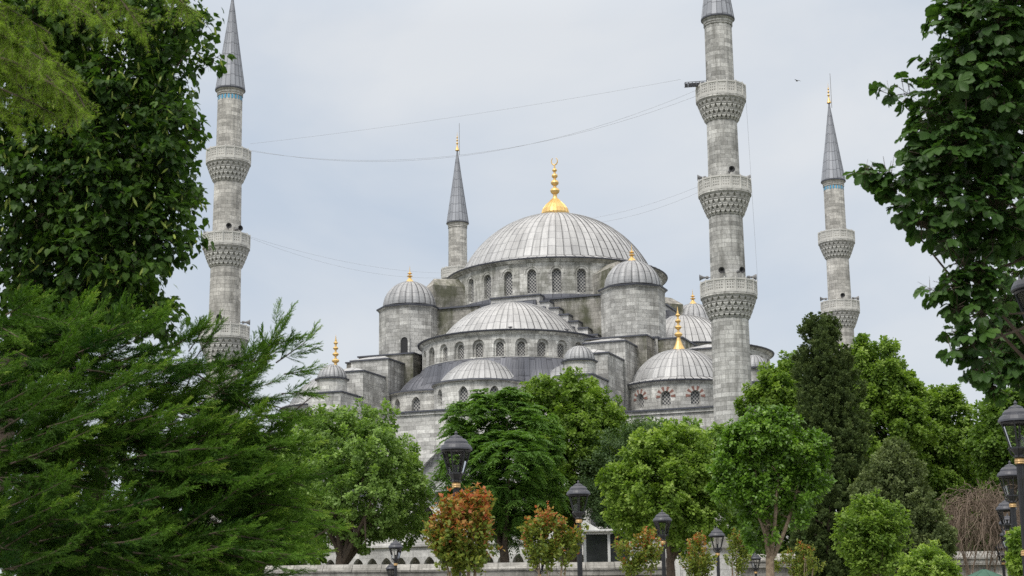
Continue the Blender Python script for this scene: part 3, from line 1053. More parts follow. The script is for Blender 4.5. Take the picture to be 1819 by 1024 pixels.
def fluted(prof, n, mat, depth=0.035):
    m = MB()
    for k in range(len(prof) - 1):
        (r0, z0), (r1, z1) = prof[k], prof[k + 1]
        for i in range(n):
            for (a, b, da, db) in ((0, .12, 0, 0), (.12, .56, 0, depth), (.56, 1, depth, 0)):
                t0, t1 = 2 * math.pi * (i + a) / n, 2 * math.pi * (i + b) / n
                pt = lambda r, t, z: (r * math.cos(t), r * math.sin(t), z)
                m.face([pt(r0 - da, t0, z0), pt(r0 - db, t1, z0), pt(r1 - db, t1, z1), pt(r1 - da, t0, z1)], [(r0 * t0, z0), (r0 * t1, z0), (r0 * t1, z1), (r0 * t0, z1)])
    return m


RZ = [44.26, 36.12, 27.52]                 # tops of the three balustrades
RS = [2.05, 2.15, 2.27]
rails = [rail_mesh(r) for r in RS]
muqs = [muq_mesh(1.24, 1.98, 1.75), muq_mesh(1.36, 2.08, 1.75), muq_mesh(1.48, 2.20, 1.75)]
hornm = MB()
hornm.lathe([(0.27, 0), (0.2, 0.12), (0.10, 0.32), (0.07, 0.5), (0.13, 0.52), (0.13, 0.72), (0.0, 0.72)], 12, smooth=True)
hornm.lathe([(0.0, 0.22), (0.18, 0.03), (0.27, 0.0)], 12, mi=1)
hornm.box(-0.03, 0.03, -0.03, 0.03, 0.55, 0.95)
horn_me = hornm.mesh('loudspeaker', ['horn', 'dark'])
MIN = {}


def minaret(key, x, y, label, mat, tiles, dz=(0, 0, 0, 0), rot=0.0, rod=False, horns=()):
    wx, wy = MC[0] + x * ca - y * sa, MC[1] + x * sa + y * ca
    t = thing('minaret', (wx, wy, 0), label, 'minaret', 'minarets round the mosque', TH)
    MIN[key] = np.array([wx, wy])
    zr = [RZ[i] + dz[i + 1] for i in range(3)]
    zc = 50.2 + dz[0]
    slab = [z - 1.15 for z in zr]
    low = MB()
    low.v  # shafts between the balconies
    secs = [(slab[0] + 0.0, zc - 0.55, 1.19, 1.155), (slab[1], slab[0] - 1.9, 1.33, 1.27), (slab[2], slab[1] - 1.9, 1.46, 1.40), (8.0, slab[2] - 1.9, 1.66, 1.53)]
    for (z0, z1, r0, r1) in secs:
        m = fluted([(r0, z0), (r1, z1 + 0.1)], 16, mat)
        m.lathe([(r1 + 0.03, z1 - 0.05), (r1 + 0.07, z1 + 0.02), (r1 + 0.02, z1 + 0.1)], 32)
        m.build('shaft', mat, t)
    m = MB()
    m.box(-2.3, 2.3, -2.3, 2.3, -1.7, 5.2)
    m.lathe([(3.0, 5.2), (1.75, 8.1)], 8, phase=math.pi / 8)
    m.build('base', mat, t)
    for i in range(3):
        b = link(muqs[i], 'corbelled_balcony', t, (0, 0, slab[i] - 1.97), rot)
        link(rails[i], 'balustrade', b, (0, 0, 1.97))
    m = MB()
    m.lathe([(1.15, zc - 0.6), (1.15, zc - 0.42), (1.22, zc - 0.36), (1.22, zc - 0.2), (1.3, zc - 0.1), (1.34, zc - 0.02)], 32)
    m.build('cornice', mat, t)
    c = MB()
    c.lathe([(1.36, zc - 0.02), (1.42, zc), (1.43, zc + 0.1), (1.34, zc + 0.14)], 32, mi=1)
    c.ribbed([(1.33 * (1 - k / 12.0) ** 1.08 + 0.05, zc + 0.12 + 9.6 * k / 12.0) for k in range(13)], 18, wid=0.05, hgt=0.035, vs=0.75)
    co = c.build('cone_roof', ['lead_cone', 'lead_edge'], t)
    if tiles:
        tb = MB()
        for k in range(22):
            a = 2 * math.pi * k / 22
            hw = 0.066
            fn = lambda s, z: (1.165 * math.cos(a + s / 1.165), 1.165 * math.sin(a + s / 1.165), z)
            AA = arch_pts(0, hw * 1.35, zc - 0.72, 0.16, 6)
            for j in range(6):
                (p, z), (p2, z2) = AA[j], AA[j + 1]
                tb.face([fn(p, zc - 1.02), fn(p2, zc - 1.02), fn(p2, z2), fn(p, z)])
        tb.build('tile_band', 'tile', t)
    fo = link(finial_mb(2.6, 0.26, 3).mesh('finial', 'gold'), 'finial', co, (0, 0, zc + 9.6))
    if rod:
        m = MB()
        m.tube([(0.3, 0, zc + 9.0), (0.3, 0, zc + 13.2)], 0.035, 5)
        m.build('lightning_rod', 'cable', co)
    for (lev, az, zz) in horns:
        h = link(horn_me, 'loudspeaker', t)
        rr = [1.2, 1.34, 1.47][lev] + 0.85
        a = R(az) - TH
        h.location = (rr * math.cos(a), rr * math.sin(a), zr[lev] + zz)
        h.rotation_euler = Vector((-math.cos(a), -math.sin(a), 0.0)).to_track_quat('Z', 'Y').to_euler()
    return t


minaret('E', -22.67, -27.72, 'pale beige minaret with a blue tile band, rising above the feathery juniper at left', 'stone_beige', True,
        horns=((1, -75, 0.45), (1, -45, 0.35), (1, 170, 0.35), (2, -92, 0.5), (2, 5, 0.45), (2, 175, 0.5)))
minaret('N', 24.47, -27.72, 'nearest and tallest looking weathered minaret with three balconies, right of the main dome', 'stone_dark', False, rot=0.1,
        horns=((1, -80, 0.45), (1, 175, 0.4), (1, 5, 0.35), (2, -110, 0.62), (2, -68, 0.62), (2, 178, 0.5), (2, 3, 0.5)))
minaret('S', -22.67, 27.72, 'half hidden minaret behind the main dome with only its upper shaft and cone showing', 'stone_beige', False, dz=(-0.1, 0, 0, 0), rod=True)
minaret('W', 24.47, 27.72, 'slim far minaret at right behind the dark cypress with a blue tile band', 'stone_beige', True, dz=(0.1, 0, 0, 0.1), rod=True,
        horns=((1, -92, 0.4), (1, 178, 0.45), (1, 3, 0.5)))


# ------------------------------------------------------------------ cables strung between the minarets, floodlight bracket
def cable(p, q, sag, label, r=0.008, n=24):
    p, q = np.array(p, float), np.array(q, float)
    mid = (p + q) / 2
    m = MB()
    m.tube([p + (q - p) * t - mid + np.array([0, 0, -4 * sag * t * (1 - t)]) for t in np.linspace(0, 1, n)], r, 4)
    o = m.build('cable', 'cable', None, mid)
    tag(o, label, 'cable', 'cables between the minarets')


mE, mN = MIN['E'], MIN['N']
e1 = lambda z, s=1: (mE[0] + 2.05 * s, mE[1] - 0.3, z)
n1 = lambda z, s=-1: (mN[0] + 2.05 * s, mN[1] + 0.2, z)
cable(e1(44.9), n1(45.1, -1.6), 0.35, 'uppermost thin cable running nearly straight between the two front minarets')
cable(e1(44.3), n1(44.1), 3.15, 'slack cable hanging just above its twin between the upper balconies of the front minarets', 0.009)
cable(e1(44.2), n1(43.6), 2.75, 'lower twin of the slack cables between the upper balconies of the front minarets', 0.009)
sS = MIN['S']
cable(e1(36.0), (sS[0] - 0.5, sS[1] - 2.2, 43.3), 0.9, 'upper of two cables from the left minaret to the minaret behind the dome')
cable(e1(35.9), (sS[0] - 0.9, sS[1] - 2.0, 42.8), 1.25, 'lower of two cables from the left minaret to the minaret behind the dome')
cable((4.6, 164.0, 41.5), n1(35.8), 0.6, 'upper of two cables from the main dome to the nearest minaret')
cable((4.6, 163.6, 41.1), n1(35.3), 0.8, 'lower of two cables from the main dome to the nearest minaret')
cable((mN[0] + 2.15, mN[1] + 0.3, 43.0), (mN[0] + 2.45, mN[1] + 0.3, 27.6), 0.0, 'thin drop wire hanging down the right side of the nearest minaret', 0.008)
br = thing('floodlight_bracket', (mN[0] - 1.3, mN[1] - 0.6, 44.35), 'dark lattice bracket sticking out left from the top balcony of the nearest minaret', 'bracket')
m = MB()
for (y, z) in ((0, 0), (0.35, 0), (0, 0.32), (0.35, 0.32)):
    m.tube([(0.2, y, z), (-1.75, y, z - 0.12)], 0.03, 5)
for k in range(7):
    x = 0.1 - k * 0.3
    m.box(x - 0.02, x + 0.02, 0, 0.35, -0.08 * k / 6, 0.30 - 0.08 * k / 6)
m.build('frame', 'iron', br)
m = MB()
for k in range(5):
    m.box(-1.75 + k * 0.33, -1.5 + k * 0.33, -0.12, 0.1, -0.22 + 0.02 * k, 0.06 + 0.02 * k)
m.build('lamp_housing', 'iron', br)


def bird(loc, label, mat, flying, rz=0.0, s=1.0):
    m = MB()
    m.lathe([(0, -0.2), (0.05, -0.17), (0.085, -0.05), (0.08, 0.06), (0.05, 0.13), (0.055, 0.17), (0.04, 0.21), (0.0, 0.26)], 8, smooth=True)
    # the turned body points up z: lay it along y, a tail and wings follow
    m.v = [(a * s, c * s, (b + (0.10 if not flying else 0.0) + max(0, c - 0.1) * 0.5) * s) for a, b, c in m.v]
    T = lambda *p: m.face([tuple(c * s for c in q) for q in p])
    h = 0.10 if not flying else 0
    T((-0.03, -0.16, h), (0.03, -0.16, h), (0.06, -0.32, h - 0.02), (-0.06, -0.32, h - 0.02))
    if flying:
        for q in (-1, 1):
            T((0.04 * q, 0.08, 0.03), (0.04 * q, -0.08, 0.03), (0.3 * q, -0.04, 0.13), (0.32 * q, 0.10, 0.13))
            T((0.32 * q, 0.10, 0.13), (0.3 * q, -0.04, 0.13), (0.66 * q, -0.12, 0.02))
    else:
        for q in (-1, 1):
            T((0.07 * q, 0.08, h + .03), (0.085 * q, -0.1, h + .02), (0.03 * q, -0.24, h), (0.03 * q, 0.0, h + .085))
            T((0.03 * q, 0.0, h - .06), (0.045 * q, 0.0, h - .06), (0.045 * q, 0.01, 0.0), (0.03 * q, 0.01, 0.0))
    o = m.build('bird', mat, None, [float(x) for x in loc], rz)
    tag(o, label, 'bird')


def mloc(x, y, z):
    return (MC[0] + x * ca - y * sa, MC[1] + x * sa + y * ca, z)


def onrim(ang, r, c, z):
    return mloc(c[0] + r * math.sin(R(ang)), c[1] - r * math.cos(R(ang)), z)


bird(onrim(20, 8.86, SC, 26.45), 'dark pigeon perched mid-rim below the large front semi-dome', 'plumage', False, 1.0, 1.1)
bird(onrim(55, 8.86, SC, 26.45), 'dark pigeon perched at the right end of the front semi-dome rim', 'plumage', False, 2.0, 1.1)
p = at(1416, 144, 120)
bird(p, 'small dark bird flying in the open sky left of the far right minaret', 'plumage', True, 0.6, 0.6)
# ------------------------------------------------------------------ ground, terrace, precinct wall
m = MB()
n = 24
xs = np.concatenate([[-2500, -600, -200], np.linspace(-90, 90, 19), [200, 600, 2500]])
ys = np.concatenate([[-2500, -300, -60], np.linspace(-30, 91, 12), [150, 400, 1200, 4500]])
for i in range(len(xs) - 1):
    for j in range(len(ys) - 1):
        m.face([(xs[i], ys[j], GZ), (xs[i + 1], ys[j], GZ), (xs[i + 1], ys[j + 1], GZ), (xs[i], ys[j + 1], GZ)])
tag(m.build('ground', 'earth'), None, None, kind='structure')
m = MB()
m.box(-140, 140, 93.2, 330, GZ - 0.5, 0.0)
tag(m.build('terrace', 'earth'), None, None, kind='structure')
m = MB()
m.box(-30, 2.2, 8, 90, GZ + 0.004, GZ + 0.06)
tag(m.build('footpath', 'paving', None, (6.5, 0, 0), R(-4)), None, None, kind='structure')

WY = 92.0
wz = [at(u, v, WY) for u, v in ((560, 1009), (1180, 1001), (1690, 985), (1800, 982))]


def wall_piece(name, x0, x1, zt, label):
    mid = (x0 + x1) / 2
    t = thing(name, (mid, WY, GZ), label, 'wall')
    m = MB()
    h = zt - GZ
    hw = (x1 - x0) / 2
    m.box(-hw, hw, 0.0, 1.1, 0, h - 0.62)
    m.build('wall_body', 'wallstone', t)
    m = MB()
    m.box(-hw, hw, -0.22, 1.2, h - 0.615, h - 0.30)
    prof = [(-0.3, h - 0.297), (-0.3, h - 0.20), (0.5, h + 0.16), (1.3, h - 0.20), (1.3, h - 0.297)]
    k = max(1, int(2 * hw / 1.6))
    for i in range(k):
        a, b = -hw + 2 * hw * i / k + 0.012, -hw + 2 * hw * (i + 1) / k - 0.012
        dz = 0.015 * math.sin(i * 7.3)
        for q in range(4):
            (y0, z0), (y1, z1) = prof[q], prof[q + 1]
            m.face([(a, y0, z0 + dz), (b, y0, z0 + dz), (b, y1, z1 + dz), (a, y1, z1 + dz)])
        m.face([(a, y, z + dz) for y, z in prof])
        m.face([(b, y, z + dz) for y, z in prof][::-1])
    m.build('coping', 'wallstone', t)


g0, g1 = at(1196, 1000, WY)[0], at(1312, 1000, WY)[0]
wall_piece('precinct_wall', at(470, 1009, WY)[0], g0 - 0.02, (wz[0][2] + wz[1][2]) / 2, 'long low stone wall with pale coping in front of the arcade')
wall_piece('precinct_wall', g1 + 0.02, 42, wz[2][2], 'weathered stone wall below the tangle of bare vines at right')

# gate block in the wall
zt = at(1255, 952, WY)[2]
t = thing('stone_gatehouse', ((g0 + g1) / 2, WY - 0.6, GZ), 'small pale stone gatehouse with gently peaked cap beside the low wall', 'gatehouse')
hw, h = (g1 - g0) / 2, zt - GZ
m = MB()
w = MB()
bay(m, fplane((0, 0, 0), (1, 0), (0, 1)), -hw, hw, 0, h - 0.75, 0.6, 1.05, 0.02, 3.1, 0.85, 0.7, pane=w, point=0.2)
for s in (-1, 1):
    m.face([(hw * s, 0, 0), (hw * s, 2.6, 0), (hw * s, 2.6, h - 0.75), (hw * s, 0, h - 0.75)])
m.face([(-hw, 2.6, 0), (hw, 2.6, 0), (hw, 2.6, h - 0.75), (-hw, 2.6, h - 0.75)])
bo = m.build('gate_wall', 'marble', t)
w.build('gate_opening', 'dark', bo)
m = MB()
m.box(-hw - 0.15, hw + 0.15, -0.18, 2.75, h - 0.748, h - 0.55)
f4 = [(-hw - 0.1, h - 0.546), (-hw * 0.45, h), (hw * 0.45, h), (hw + 0.1, h - 0.546)]
m.face([(x, -0.12, z) for x, z in f4])
m.face([(x, 2.7, z) for x, z in f4][::-1])
for q in range(3):
    m.face([(f4[q][0], -0.12, f4[q][1]), (f4[q][0], 2.7, f4[q][1]), (f4[q + 1][0], 2.7, f4[q + 1][1]), (f4[q + 1][0], -0.12, f4[q + 1][1])])
m.build('cap', 'wallstone', t)
for x in (-hw + 0.1, hw - 0.3):
    m = MB()
    m.box(x, x + 0.2, -0.04, 0.0, 0.4, h - 0.9)
    m.build('border', 'white_paint', t)

# glazed entrance booth with white frame
p = at(1082, 958, 99)
t = thing('entrance_booth', (p[0], p[1], 0.0), 'white framed booth with dark glazing behind the low wall, right of the second lamp', 'booth')
h = at(1082, 938, 99)[2]
m = MB()
for x in (-1.55, -0.1, 1.2):
    m.box(x, x + 0.16, 0, 0.16, 0, h - 0.35)
m.box(-1.6, 1.45, -0.02, 0.2, h - 0.34, h - 0.2)
m.build('frame', 'white_paint', t)
m = MB()
m.box(-1.5, 1.3, 0.06, 2.0, 0, h - 0.36)
m.build('glazing', 'glass_dark', t)
m = MB()
m.face([(-1.9, -0.5, h - 0.15), (1.5, -0.5, h - 0.15), (1.5, 2.2, h + 0.1), (-1.9, 2.2, h + 0.1)])
m.face([(-1.9, -0.5, h - 0.2), (1.5, -0.5, h - 0.2), (1.5, -0.5, h - 0.15), (-1.9, -0.5, h - 0.15)])
m.face([(-1.9, -0.5, h - 0.15), (-1.9, 2.2, h + 0.1), (-1.5, 0.2, h + 0.5)])
m.face([(-1.9, -0.5, h - 0.15), (-1.5, 0.2, h + 0.5), (-0.55, -0.5, h - 0.15)])
m.build('canopy', 'white_paint', t)

# ------------------------------------------------------------------ street lamps
LH = 3.75


def lamp_proto():
    t = thing('street_lamp', (0, 0, GZ), 'x', 'street lamp', 'black park lamps')
    m = MB()
    for k in range(12):     # fluted post
        a = 2 * math.pi * k / 12
        for (q0, q1, d0, d1) in ((0, .5, 0, .012), (.5, 1, .012, 0)):
            t0, t1 = a + q0 * math.pi / 6, a + q1 * math.pi / 6
            for (r0, z0, r1, z1) in ((0.085, 1.2, 0.085, 2.8), (0.068, 2.9, 0.062, 4.34)):
                P = lambda r, tt, z: (r * math.cos(tt), r * math.sin(tt), z)
                m.face([P(r0 - d0, t0, z0), P(r0 - d1, t1, z0), P(r1 - d1, t1, z1), P(r1 - d0, t0, z1)])
    m.lathe([(0.24, 0), (0.24, 0.12), (0.19, 0.2), (0.16, 0.7), (0.18, 0.76), (0.13, 0.9), (0.12, 1.15), (0.085, 1.2)], 16, smooth=True)
    m.build('post', 'iron', t)
    for (z, r) in ((2.78, 0.10), (4.34, 0.088)):
        c = MB()
        c.lathe([(r * 0.75, z), (r, z + 0.015), (r * 0.92, z + 0.03), (r, z + 0.05), (r * 0.9, z + 0.075), (r * 0.98, z + 0.09), (r * 0.6, z + 0.105)], 16, smooth=True)
        c.build('collar', 'brass', t)
    b = MB()
    b.lathe([(0.05, 4.42), (0.10, 4.46), (0.07, 4.50), (0.12, 4.57), (0.155, 4.60), (0.155, 4.63), (0.0, 4.63)], 16, smooth=True)
    for k in range(6):
        a = 2 * math.pi * k / 6 + 0.2
        b.tube([(0.145 * math.cos(a), 0.145 * math.sin(a), 4.61), (0.278 * math.cos(a), 0.278 * math.sin(a), 5.07)], 0.015, 5)
        b.tube([(0.06 * math.cos(a), 0.06 * math.sin(a), 4.47), (0.14 * math.cos(a), 0.14 * math.sin(a), 4.50), (0.19 * math.cos(a), 0.19 * math.sin(a), 4.60), (0.15 * math.cos(a), 0.15 * math.sin(a), 4.65)], 0.010, 4)
    b.lathe([(0.27, 5.03), (0.285, 5.05), (0.27, 5.075)], 24)
    b.lathe([(0.03, 4.63), (0.03, 4.74), (0.045, 4.75), (0.045, 4.78)], 8)
    fr = b.build('lantern_frame', 'iron', t)
    gl = MB()
    gl.lathe([(0.14, 4.63), (0.268, 5.06)], 6, phase=0.2)
    gl.build('lantern_glass', 'glass', fr)
    hd = MB()
    hd.lathe([(0.0, 5.075), (0.29, 5.065), (0.315, 5.07), (0.312, 5.10), (0.28, 5.16), (0.235, 5.185), (0.228, 5.225), (0.185, 5.275), (0.125, 5.295), (0.118, 5.325), (0.06, 5.35), (0.028, 5.36), (0.024, 5.385), (0.035, 5.40), (0.012, 5.43), (0, 5.45)], 28, smooth=True)
    hd.build('lantern_hood', 'hood', t)
    return t


lamp0 = lamp_proto()
LAMPS = [
    (810, 765, 'big black street lamp with a gold collar above the tallest red-tipped bush'),
    (1027, 853, 'black street lamp beside the spreading red-tipped bush in mid picture'),
    (1176, 905, 'black street lamp at the right edge of the small ragged red-tipped bush'),
    (1273, 935, 'black street lamp in front of the stone gatehouse'),
    (1341, 980, 'black street lamp with its lantern buried in the forked tree'),
    (1397, 992, 'small black street lamp among the low bushes left of the tall cypress'),
    (703, 957, 'small black street lamp in front of the arcade at left, by the stocky plane tree'),
    (695, 999, 'tiny lamp close behind and just below the lamp at the stocky plane tree'),
    (958, 985, 'tiny lamp standing at the wall just left of the spreading red-tipped bush'),
    (1046, 998, 'tiny lamp peeping over the wall right behind the second large lamp'),
    (1846, 452, 'nearest street lamp, cut by the right picture edge below the chestnut leaves'),
    (1803, 711, 'large black street lamp at right edge with a yellow and blue sign on its post'),
    (1793, 818, 'third nearest lamp of the right hand row, in front of the vine tangle'),
    (1786, 884, 'fourth nearest lamp of the right hand row'),
    (1789, 912, 'fifth nearest lamp of the right hand row'),
    (1789, 935, 'sixth nearest lamp of the right hand row'),
    (1779, 960, 'second farthest lamp of the right hand row, left of its neighbours'),
    (1781, 975, 'farthest and lowest lamp of the right hand row'),
]
lamp_at = {}
for i, (u, v, lab) in enumerate(LAMPS):
    o = lamp0 if i == 0 else copy_tree(lamp0)
    p = at_h(u, v, LH + 0.05)
    o.location = (p[0], p[1], GZ)
    o.rotation_euler.z = 0.37 * i
    o['label'] = lab
    lamp_at[i] = p
p = lamp_at[11]
t = thing('lamp_sign', (p[0] + 0.09, p[1], 0), 'narrow yellow and blue sign fixed to the lamp post at the right edge', 'sign')
m = MB()
m.box(-0.02, 0.0, -0.02, 0.02, 1.9, 2.5)
m.build('bracket', 'iron', t)
m = MB()
m.box(0.003, 0.028, -0.18, 0.18, 1.92, 2.28, 0)
m.box(0.003, 0.028, -0.18, 0.18, 2.283, 2.48, 1)
m.build('board', [plain('blue_panel', (0.62, 0.66, 0.75), 0.5), plain('yellow_panel', (0.62, 0.48, 0.03), 0.5)], t)

# green umbrella at the lower right
p = at(1748, 1012, 60)
t = thing('market_umbrella', (p[0], p[1], GZ), 'dark green market umbrella by the wall at the lower right', 'umbrella')
zt = p[2] - GZ
m = MB()
m.ribbed([(1.35, zt - 0.62), (0.9, zt - 0.36), (0.45, zt - 0.16), (0.08, zt)], 8, wid=0.03, hgt=0.015)
m.lathe([(1.35, zt - 0.62), (1.36, zt - 0.8)], 8)
m.build('canopy', 'green_cloth', t)
m = MB()
m.tube([(0, 0, 0), (0, 0, zt + 0.08)], 0.025, 8)
m.build('pole', 'iron', t)


# ------------------------------------------------------------------ foliage
def unit(a):
    return a / (np.linalg.norm(a, axis=-1, keepdims=True) + 1e-9)


TPL = {
    'diamond': (np.array([(0, 0, 0), (0.42, -0.34, 0.10), (1, 0, -0.06), (0.42, 0.34, 0.10)]), [(0, 1, 2), (0, 2, 3)]),
    'lance': (np.array([(0, 0, 0), (0.40, -0.17, 0.05), (1, 0, -0.10), (0.40, 0.17, 0.05)]), [(0, 1, 2), (0, 2, 3)]),
    'needle': (np.array([(0, -0.045, 0), (1, 0, 0), (0, 0.045, 0.0)]), [(0, 1, 2)]),
    'maple': (np.array([(0, 0, 0), (0.05, -0.46, 0.06), (0.42, -0.22, 0.05), (0.62, -0.42, 0.10), (1.0, 0, -0.08), (0.62, 0.42, 0.10), (0.42, 0.22, 0.05), (0.05, 0.46, 0.06)]),
              [(0, 1, 2), (0, 2, 4), (2, 3, 4), (0, 4, 6), (4, 5, 6), (0, 6, 7)]),
    'heart': (np.array([(0, 0, 0), (0.5, 0, -0.02), (1.06, 0, -0.14), (-0.10, -0.26, 0.05), (0.14, -0.47, 0.10), (0.50, -0.44, 0.10), (0.82, -0.19, 0.0), (-0.10, 0.26, 0.05), (0.14, 0.47, 0.10), (0.50, 0.44, 0.10), (0.82, 0.19, 0.0)]),
              [(0, 3, 4), (0, 4, 1), (1, 4, 5), (1, 5, 6), (1, 6, 2), (0, 8, 7), (0, 1, 8), (1, 9, 8), (1, 10, 9), (1, 2, 10)]),
    'obovate': (np.array([(0, 0, 0), (0.5, 0, 0.02), (1.0, 0, -0.10), (0.30, -0.15, 0.06), (0.66, -0.30, 0.09), (0.90, -0.19, 0.0), (0.30, 0.15, 0.06), (0.66, 0.30, 0.09), (0.90, 0.19, 0.0)]),
                [(0, 3, 1), (1, 3, 4), (1, 4, 5), (1, 5, 2), (0, 1, 6), (1, 7, 6), (1, 8, 7), (1, 2, 8)]),
    'twig': (np.array([(0, -0.016, 0), (1, -0.006, 0.0), (1, 0.006, 0.0), (0, 0.016, 0), (0, 0, 0.028)]), [(0, 1, 4), (3, 4, 2), (0, 3, 2), (0, 2, 1), (1, 2, 4)]),
    'bract': (np.array([(0, -0.06, 0), (0.5, -0.12, 0.03), (1, 0, -0.05), (0.5, 0.12, 0.03), (0, 0.06, 0)]), [(0, 1, 4), (1, 3, 4), (1, 2, 3)]),
}


def leaf_mesh(name, mat, P, D, Nn, S, T, tpl):
    tv, tf = TPL[tpl]
    k = len(tv)
    X = unit(D)
    Y = unit(np.cross(Nn, X))
    Z = np.cross(X, Y)
    V = P[:, None, :] + S[:, None, None] * (tv[None, :, 0, None] * X[:, None, :] + tv[None, :, 1, None] * Y[:, None, :] + tv[None, :, 2, None] * Z[:, None, :])
    n = len(P)
    f = np.array(tf)
    Fc = (f[None] + (np.arange(n) * k)[:, None, None]).reshape(-1, 3)
    return raw_mesh(name, mat, V.reshape(-1, 3), Fc, np.repeat(T, len(tf)))


def raw_mesh(name, mat, V, Fc, T):
    me = bpy.data.meshes.new(name)
    nv, nf, a = len(V), len(Fc), Fc.shape[1]
    me.vertices.add(nv)
    me.vertices.foreach_set('co', np.asarray(V, np.float32).ravel())
    me.loops.add(nf * a)
    me.loops.foreach_set('vertex_index', Fc.astype(np.int32).ravel())
    me.polygons.add(nf)
    me.polygons.foreach_set('loop_start', np.arange(0, nf * a, a, dtype=np.int32))
    me.polygons.foreach_set('loop_total', np.full(nf, a, np.int32))
    at_ = me.attributes.new('tint', 'FLOAT', 'FACE')
    at_.data.foreach_set('value', np.clip(T, 0, 1).astype(np.float32))
    me.materials.append(M[mat])
    me.update(calc_edges=True)
    return me


def blobs_px(spec, D):
    """crown lobes: (u, v, radius in px, depth offset[, squash of the height]) at distance D"""
    out = []
    for b in spec:
        u, v, r, dd = b[:4]
        p = at(u, v, D + dd)
        s = r * float(p @ fw) / F
        k = b[4] if len(b) > 4 else 1.0
        out.append((p, np.array([s, s, s * k])))
    return out


def sample_blobs(bl, n, lo=0.70, hi=1.03, inner=0.14, reject=0.66):
    w = np.array([(r[0] * r[2]) for c, r in bl])
    w = w / w.sum()
    C, Rr = np.array([c for c, r in bl]), np.array([r for c, r in bl])
    P, Dr = [], []
    need = n
    while need > 0:
        m_ = int(need * 1.8) + 20
        idx = rng.choice(len(bl), m_, p=w)
        d = unit(rng.normal(size=(m_, 3)))
        rad = rng.uniform(lo, hi, m_)
        deep = rng.random(m_) < inner
        rad = np.where(deep, rng.uniform(0.2, lo, m_), rad)
        p = C[idx] + d * Rr[idx] * rad[:, None]
        q = np.linalg.norm((p[:, None, :] - C[None]) / Rr[None], axis=2)
        q[np.arange(m_), idx] = 9
        ok = (q.min(1) > reject) | deep
        P.append(p[ok][:need])
        Dr.append(d[ok][:need])
        need -= len(P[-1])
    return np.concatenate(P), np.concatenate(Dr)


UPV = np.array([0, 0, 1.0])


def spray_leaves(P, Dr, per, slen, swid, leaf, up=0.45, droop=0.25, young=0.5, base_t=0.12, up_n=0.7):
    n = len(P)
    ax = unit(Dr * 0.8 + UPV * up + rng.normal(size=(n, 3)) * 0.3)
    sr = rng.random(n)
    P2, A2, D2 = np.repeat(P, per, 0), np.repeat(ax, per, 0), np.repeat(Dr, per, 0)
    t = rng.random(n * per) ** 0.8
    pr = unit(np.cross(A2, rng.normal(size=(n * per, 3))))
    L_ = slen * np.repeat(rng.uniform(0.7, 1.25, n), per)
    pos = P2 + A2 * ((t - 0.45) * L_)[:, None] + pr * (swid * rng.random(n * per) * (1.1 - 0.6 * t))[:, None]
    dr = unit(pr * 0.8 + A2 * 0.6 + rng.normal(size=(n * per, 3)) * 0.35 - UPV * droop)
    nn = UPV * up_n + D2 * 0.55 + rng.normal(size=(n * per, 3)) * 0.45
    S = leaf * rng.uniform(0.65, 1.2, n * per)
    wave = 0.10 * np.sin(P2 @ np.array([1.1, 0.7, 1.6]) * (1.2 / max(slen, 0.2)) + 1.0)
    T = base_t + wave + young * t ** 1.5 * (0.4 + 0.6 * np.repeat(sr, per)) + rng.random(n * per) * 0.22 + np.repeat(sr, per) * 0.12
    return pos, dr, nn, S, T


def pinnate_leaves(P, Dr, fronds, pairs, flen, leaf, young=0.35, base_t=0.1):
    n = len(P)
    ax = unit(Dr * 0.7 + UPV * 0.6 + rng.normal(size=(n, 3)) * 0.25)
    out = []
    for f in range(fronds):
        pr = unit(np.cross(ax, rng.normal(size=(n, 3))))
        d0 = unit(pr + ax * 0.55)
        L_ = flen * rng.uniform(0.7, 1.2, n)
        sr = rng.random(n)
        for j in range(pairs):
            t = (j + 1.0) / pairs
            q = P + d0 * (L_ * t)[:, None] - UPV * (L_ * 0.42 * t * t)[:, None]
            tg = unit(d0 - UPV * 0.84 * t)
            sd = unit(np.cross(tg, UPV))
            for s in (-1, 1):
                out.append((q, unit(sd * s + tg * 0.5 - UPV * 0.25), UPV + rng.normal(size=(n, 3)) * 0.25, leaf * rng.uniform(0.8, 1.15, n) * (1.05 - 0.3 * t), base_t + young * sr + rng.random(n) * 0.2))
    return [np.concatenate([o[k] for o in out]) for k in range(5)]


def limb(m, a, b, r0, r1, bend=0.12, n=7, sides=7, sag=0.0):
    a, b = np.array(a, float), np.array(b, float)
    ln = np.linalg.norm(b - a)
    k1, k2 = rng.normal(size=3) * bend * ln, rng.normal(size=3) * bend * ln * 0.5
    pts = []
    for i in range(n + 1):
        t = i / n
        pts.append(a + (b - a) * t + k1 * t * (1 - t) + k2 * math.sin(t * 9) * 0.3 * (1 - t) * t * 2 + UPV * sag * ln * 4 * t * (1 - t))
    m.tube(pts, [r0 + (r1 - r0) * (i / n) for i in range(n + 1)], sides)
    return pts


